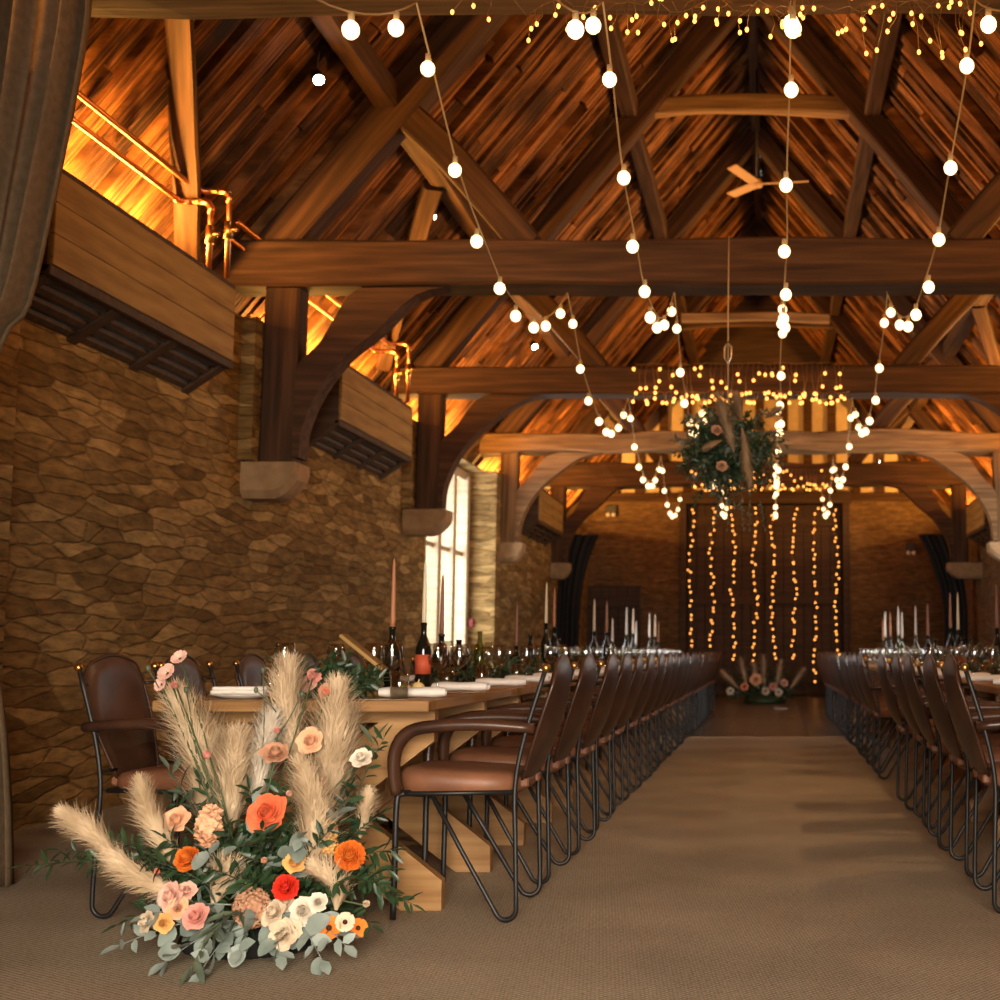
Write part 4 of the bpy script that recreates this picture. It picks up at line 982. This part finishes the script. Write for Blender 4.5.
# ---- arrangement by the barn doors
FO = Vector((-.10, 26.2, 0)); fa = thing('flower_arrangement', 'distant dark flower arrangement on the floor before the barn doors', 'flower arrangement', FO)
for i in range(80):
    a = R.uniform(0, PI * 2); e = Vector((math.cos(a) * R.uniform(.3, .78), math.sin(a) * .3, R.uniform(.1, .62)))
    branch_mb((e.x * .2, e.y * .2, .08), e, 14, .10, .05, pair=False).build('foliage_branch', R.choice(['leaf', 'leaf', 'olive']), fa)
mb = MB(); mb.lathe([(.36, 0), (.38, .04), (.28, .13), (1e-4, .2)], n=20); mb.build('moss_base', 'leaf', fa)
for x, tx, h in ((-.45, -.8, .62), (-.3, -.42, .8), (.0, -.02, .85), (.2, .3, .75), (.45, .7, .6), (-.1, -.2, .72)):
    plume_mb((x, -.2, .25), (tx, -.22, h), .06, 160).build('pampas_plume', 'pampas', fa)
for x, z, c in ((-.15, .42, 'peach'), (.15, .3, 'pink'), (-.35, .3, 'salmon'), (.35, .36, 'blush'), (.02, .22, 'cream'), (-.6, .22, 'white'), (.25, .2, 'white')):
    rose_mb((x, -.36, z), (0, -1, .3), .09 if c == 'peach' else .06).build('rose', 'f_' + c, fa)
mb = MB(); mb.box(-.11, .11, -.15, .15, 0, .006, .002); tag(mb.build('paper_card', 'paper', loc=(.185, 25.0 - .4, .0)), 'small white paper lying on the dark floor before the doors', 'paper')
bpy.data.objects['paper_card'].location = Vector((*at(781, 707, 23.6).xy, 0.001))

# ---- table greenery
gl = ['dark foliage garland with pink roses at the front of the nearest table', 'dark foliage garland behind the red-labelled bottle']
GY = [5.32, 6.1]
for side in ('left', 'right'):
    for k in range(TN[side]):
        y0 = T0[side] + k * 1.745
        if side == 'left' and k == 0:
            g = thing('foliage_garland', 'dark foliage garland with small pink roses at the nearest table end', 'garland', (-1.60, 5.33, ZT0), 0, 'table garlands')
            for i in range(44):
                a = R.uniform(0, 2 * PI); e = Vector((math.cos(a) * R.uniform(.08, .21), math.sin(a) * .15, R.uniform(.02, .15)))
                branch_mb((e.x * .2, e.y * .2, .02), e, 14, .062, .024, pair=False).build('ruscus_branch', 'leaf', g)
            for px, py, c in ((313, 676, 'pink'), (327, 691, 'salmon'), (308, 684, 'blush')): rose_mb(at(px, py, 5.2) - Vector(g.location), (0, -1, .4), .026).build('rose', 'f_' + c, g)
            continue
        mb = MB(); L = 1.2 if k else .6
        for i in range(420 if k < 5 else 200):
            t = R.uniform(-.5, .5) * L; p = Vector((R.gauss(0, .045), t, abs(R.gauss(0, .05)) + .008))
            leaf(mb, p, rnd_unit() + Vector((0, 0, .35)), rnd_unit() + Vector((0, 0, 1)), R.uniform(.04, .075), .02, .2)
        mb.v = [(x, y, max(.002, z)) for x, y, z in mb.v]
        mb.tube([(0, -.5 * L, .01), (.02, 0, .012), (0, .5 * L, .01)], .008, 5)
        o = mb.build('foliage_garland', 'leaf', loc=(TX[side], y0 + .87, ZT0)); tag(o, f'dark foliage garland along the middle of {ORD[k]} table, {side} row', 'garland', f'garlands on the {side} tables')

# ------------------------------------------------------------------ lights on strings
bm = MB(); bm.ball((0, 0, 0), .033, 14, .036); ME['bulb'] = bm.mesh('bulb', 'bulb')
fm = MB(); fm.ball((0, 0, 0), .0085, 6, .012); ME['fairy'] = fm.mesh('fairy_bulb', 'fairy')
fm = MB(); fm.ball((0, 0, 0), .017, 8, .020); ME['fairy_big'] = fm.mesh('fairy_bulb', 'fairy')
SX = [(-1.53, 'far left'), (-.72, 'left of centre'), (.09, 'centre'), (.89, 'right')]
SL_ = ['leftmost festoon string of round bulbs along the roof', 'second festoon string of round bulbs from the left', 'third festoon string of round bulbs, past the hanging cloud', 'rightmost festoon string of round bulbs along the roof']
for si, (sx, _) in enumerate(SX):
    root = thing('festoon_cord_light', SL_[si], 'string lights', (sx, 6.05, 3.55), 0, 'festoon strings'); o = Vector(root.location)
    ys = [1.3] + TY; zs = [3.55] + ZB; cab = MB()
    for k in range(5):
        ya, yb = ys[k], ys[k + 1] - (0 if k < 0 else .0); za, zb = zs[k] - .02, zs[k + 1] - .02
        sag = (.68, .66, .62, .6, .6)[k]
        pts = [Vector((sx + .004 * math.sin(i), ya + (yb - ya) * i / 24, za + (zb - za) * i / 24 - 4 * sag * (i / 24) * (1 - i / 24))) - o for i in range(25)]
        cab.tube(pts, .0045, 5)
        nb = 8
        for j in range(nb):
            t = (j + .4 + .1 * (si % 3)) / nb
            if k == 0 and t < .75: continue
            q = Vector((sx + R.uniform(-.012, .012), ya + (yb - ya) * t, za + (zb - za) * t - 4 * sag * t * (1 - t))) - o
            cab.tube([q, q - Vector((0, 0, .035))], .013, 7)
            link_mesh(ME['bulb'], 'bulb', root, q - Vector((0, 0, .068)))
    cab.build('cable', 'cable', root)
# tiny lights
def fairy(label, wires, nb, me, group, origin):
    root = thing('fairy_light_cord', label, 'string lights', origin, 0, group); o = Vector(origin); w = MB(); tot = sum(len(a) for a in wires)
    for pts in wires: w.tube([p - o for p in pts], .0016 if me == 'fairy' else .003, 4)
    w.build('wire', 'wire', root)
    allp = [p for a in wires for p in a]; st = max(1, len(allp) // nb)
    for p in allp[::st][:nb]: link_mesh(ME[me], 'fairy_bulb', root, p - o + rnd_unit() * .006)
def swag(x0, x1, y, z, drop, n, seed):
    rr = random.Random(seed); out = []
    for i in range(n):
        t = i / (n - 1); out.append(Vector((x0 + (x1 - x0) * t + rr.uniform(-.02, .02), y + rr.uniform(-.03, .01), z - abs(math.sin(t * PI * (3 + seed % 3))) * drop + rr.uniform(-.035, .035))))
    return out
def icicles(x0, x1, y, z0, z1, n, seed, front=.03, jy=.02):
    rr = random.Random(seed); top = []; drops = []
    for i in range(n + 1):
        x = x0 + (x1 - x0) * i / n; top.append(Vector((x, y + rr.uniform(-jy, 0), z1 + rr.uniform(-.012, .012))))
    for i in range(n):
        p = top[i]; l = rr.choice((.15, .35, .55, .75, .95, .98)) * (z1 - z0); b = p + Vector((rr.uniform(-.05, .05), -front * rr.random(), -l)); m = p.lerp(b, .5) + Vector((rr.uniform(-.025, .025), 0, 0))
        drops.append([p, m, b])
    return top, drops
def drop_lights(label, sets, me, group, origin):
    root = thing('fairy_light_cord', label, 'string lights', origin, 0, group); o = Vector(origin); w = MB()
    for top, drops in sets:
        w.tube([p - o for p in top], .0015 if me == 'fairy' else .0025, 4)
        for d in drops:
            w.tube([p - o for p in d], .0012 if me == 'fairy' else .002, 4); link_mesh(ME[me], 'fairy_bulb', root, d[2] - o)
    w.build('wire', 'wire', root)
yb0 = 5.80
drop_lights('fine fairy lights draped over the nearest tie beam', [icicles(-1.3, .95, 6.2, 3.60, 3.725, 50, 3, .04, .34), icicles(-.6, .95, 6.15, 3.56, 3.70, 28, 4, .04, .2), icicles(.40, .85, 6.1, 3.46, 3.70, 9, 6, .03, .1)], 'fairy', 'fairy lights on beams', (0, yb0, 3.8))
yb2 = 15.32
drop_lights('band of fairy lights on the straight third tie beam above the hanging cloud', [icicles(-1.42, .85, yb2, 3.62, 3.97, 40, 7), icicles(-1.42, .85, yb2, 3.54, 3.66, 56, 8)], 'fairy_big', 'fairy lights on beams', (0, yb2, 3.8))
yb4 = 24.8
drop_lights('band of fairy lights on the furthest tie beam behind the hanging cloud', [icicles(-1.3, 1.1, yb4, 3.74, 4.02, 34, 9), icicles(-1.3, 1.1, yb4, 3.66, 3.74, 36, 10)], 'fairy_big', 'fairy lights on beams', (0, yb4, 3.9))
for k, px in enumerate((691, 712, 733, 755, 773, 794, 815, 836)):
    top = at(px, 508, 29.7); n = 27; pts = []
    ph = R.random() * 6; low = .75 if k not in (0, 6) else .3
    for i in range(n):
        t = i / (n - 1); pts.append(Vector((top.x + .03 * math.sin(t * 11 + ph) + R.uniform(-.035, .035), 29.72 + .03 * math.sin(t * 30), top.z * (1 - t) + low * t + R.uniform(-.05, .05))))
    fairy(f'{ORD[k] if k else "leftmost"} vertical fairy light strand from the left on the barn doors', [pts], n, 'fairy_big', 'light strands on the barn doors', tuple(pts[0]))
# spotlights on the roof
def roof_hit(px, py, off):
    lo, hi = 3.0, 29.0
    for _ in range(50):
        m = (lo + hi) / 2; p = at(px, py, m)
        if p.z < roof_z(p.x) - off: lo = m
        else: hi = m
    return at(px, py, lo)
SPL = ['roof spotlight on the right slope in the nearest bay', 'roof spotlight on the right slope in the second bay', 'bright roof spotlight on the left slope, nearest the curtain', 'small roof spotlight on left slope above the second tie beam', 'bright roof spotlight seen under the second tie beam on the left', 'roof spotlight on right slope under the second beam end', 'roof spotlight on right slope beside the strut',
       'small roof spotlight on the right under the third beam', 'small roof spotlight on the right above the furthest beam']
spots = []
for i, (px, py, b) in enumerate([(1215, 60, 1), (1040, 205, 1), (319, 80, 1), (433, 217, .5), (535, 347, 1), (970, 306, .5), (945, 355, .5), (906, 418, .5), (880, 463, .5)]):
    p = roof_hit(px, py, .22); root = thing('spotlight', SPL[i], 'spotlight', p, 0, 'roof spotlights'); d = Vector((-p.x * .22, -.9, -1.0)).normalized(); q = basis(d)
    r = .045 if b == 1 else .035
    mb = MB(); mb.lathe([(r * .5, -.12), (r * .9, -.10), (r, -.01), (r * .9, 0), (r * .8, -.008)], n=14, mat=q.to_matrix()); mb.build('housing', 'iron', root)
    mb = MB(); mb.lathe([(1e-5, -.004), (r * .82, -.004)], n=14, mat=q.to_matrix()); mb.v = [tuple(Vector(v) + d * .002) for v in mb.v]; mb.build('lens', 'spot', root)
    mb = MB(); mb.tube([-d * .1, Vector((0, .02, .3))], .006, 6); mb.build('bracket', 'iron', root)
    spots.append((p + d * .03, Vector((-p.x * .28, 0, -1)).normalized(), b))
# ceiling fan
fo = at(757, 184, 17.5); fn = thing('ceiling_fan', 'three-bladed pale ceiling fan below the ridge', 'fan', fo)
mb = MB(); mb.lathe([(1e-5, -.05), (.06, -.04), (.08, 0), (.05, .06), (1e-5, .07)], n=16); mb.build('hub', 'fan', fn)
mb = MB(); mb.tube([(0, 0, .05), (0, 0, 8.12 - fo.z)], .015, 8); mb.build('rod', 'iron', fn)
for a in (0, 122, 242):
    mb = MB(); mb.box(.05, .64, -.065, .065, -.008, .008, .004); o = mb.build('blade', 'fan', fn); o.rotation_euler = (math.radians(14), math.radians(-3), math.radians(a))
# emergency lights on the end wall
for px, py, lab in ((611, 512, 'small twin emergency lamp on the end wall, left of doors'), (911, 550, 'small twin emergency lamp on the end wall, right of doors')):
    p = at(px, py, 29.9); root = thing('emergency_lamp', lab, 'lamp', p, 0, 'emergency lamps')
    mb = MB(); mb.box(-.11, .11, 0, .1, -.02, .14, .01); mb.build('housing', 'iron', root)
    for s in (-1, 1): mb = MB(); mb.lathe([(.02, 0), (.045, .05), (1e-5, .055)], (s * .055, -.0, -.06), 10, Matrix.Rotation(PI / 2, 3, 'X')); mb.build('lamp_head', 'paper', root)

# ------------------------------------------------------------------ light
def area(name, loc, target, sx, sy, power, col, spread=PI):
    l = bpy.data.lights.new(name, 'AREA'); l.shape = 'RECTANGLE'; l.size = sx; l.size_y = sy; l.energy = power; l.color = col; l.spread = spread
    o = bpy.data.objects.new(name, l); COL.objects.link(o); o.location = loc; d = (Vector(target) - Vector(loc)).normalized()
    if abs(d.z) > .7: yv = Vector((0, 1, 0)); xv = yv.cross(-d).normalized(); o.rotation_euler = Matrix((xv, yv, -d)).transposed().to_euler()
    else: o.rotation_euler = d.to_track_quat('-Z', 'Y').to_euler()
    return o
AMB = (1, .45, .09)
for k in range(-1, 5):
    yc = 6.05 + 4.75 * k + 2.4
    for sx, x in ((-1, -4.22), (1, 3.9)):
        area('uplight', (x, yc, 3.44), (x - sx * .35, yc, 4.6), .12, 2.6 if k < 4 else 1.6, 270 if k < 4 else 430, AMB)
for p, d, b in spots:
    l = bpy.data.lights.new('spot_beam', 'SPOT'); l.energy = (210 if p.x > 0 else 110) * b; l.color = (1, .62, .30); l.spot_size = 1.75; l.spot_blend = .9; l.shadow_soft_size = .12
    o = bpy.data.objects.new('spot_beam', l); COL.objects.link(o); o.location = p; o.rotation_euler = d.to_track_quat('-Z', 'Y').to_euler()
area('entrance_daylight', (.3, -2.4, 1.5), (-.9, 4.6, .25), 2.2, 2.2, 172, (1, .87, .72), 1.25)
area('left_window_daylight', (-4.9, 18.1, 1.9), (0, 18.1, 1.0), 3.2, 2.8, 380, (.95, .97, 1))
area('right_window_daylight', (4.3, 18.1, 1.8), (0, 18.1, .6), 3.0, 2.6, 190, (1, .95, .88))
w = bpy.data.worlds.new('sky'); scene.world = w; w.use_nodes = True
bg = w.node_tree.nodes['Background']; bg.inputs['Color'].default_value = (.85, .93, 1, 1); bg.inputs['Strength'].default_value = 1.0

# ------------------------------------------------------------------ camera and view
cd = bpy.data.cameras.new('camera'); cam = bpy.data.objects.new('camera', cd); COL.objects.link(cam)
cd.sensor_width = 36; cd.lens = 36 * F / 1000; cd.shift_x = -.25
cam.location = (0, 0, H); cam.rotation_euler = (PI / 2 + TH, 0, PS)
cd.dof.use_dof = True; cd.dof.focus_distance = 5.0; cd.dof.aperture_fstop = 4.4
cd.clip_end = 200
scene.camera = cam
vs = scene.view_settings; vs.view_transform = 'Standard'; vs.look = 'None'; vs.exposure = 0; vs.gamma = 1; vs.use_curve_mapping = False
c = scene.cycles; c.max_bounces = 7; c.diffuse_bounces = 4; c.glossy_bounces = 4; c.transmission_bounces = 7; c.transparent_max_bounces = 40
c.caustics_reflective = False; c.caustics_refractive = False; c.sample_clamp_indirect = 4
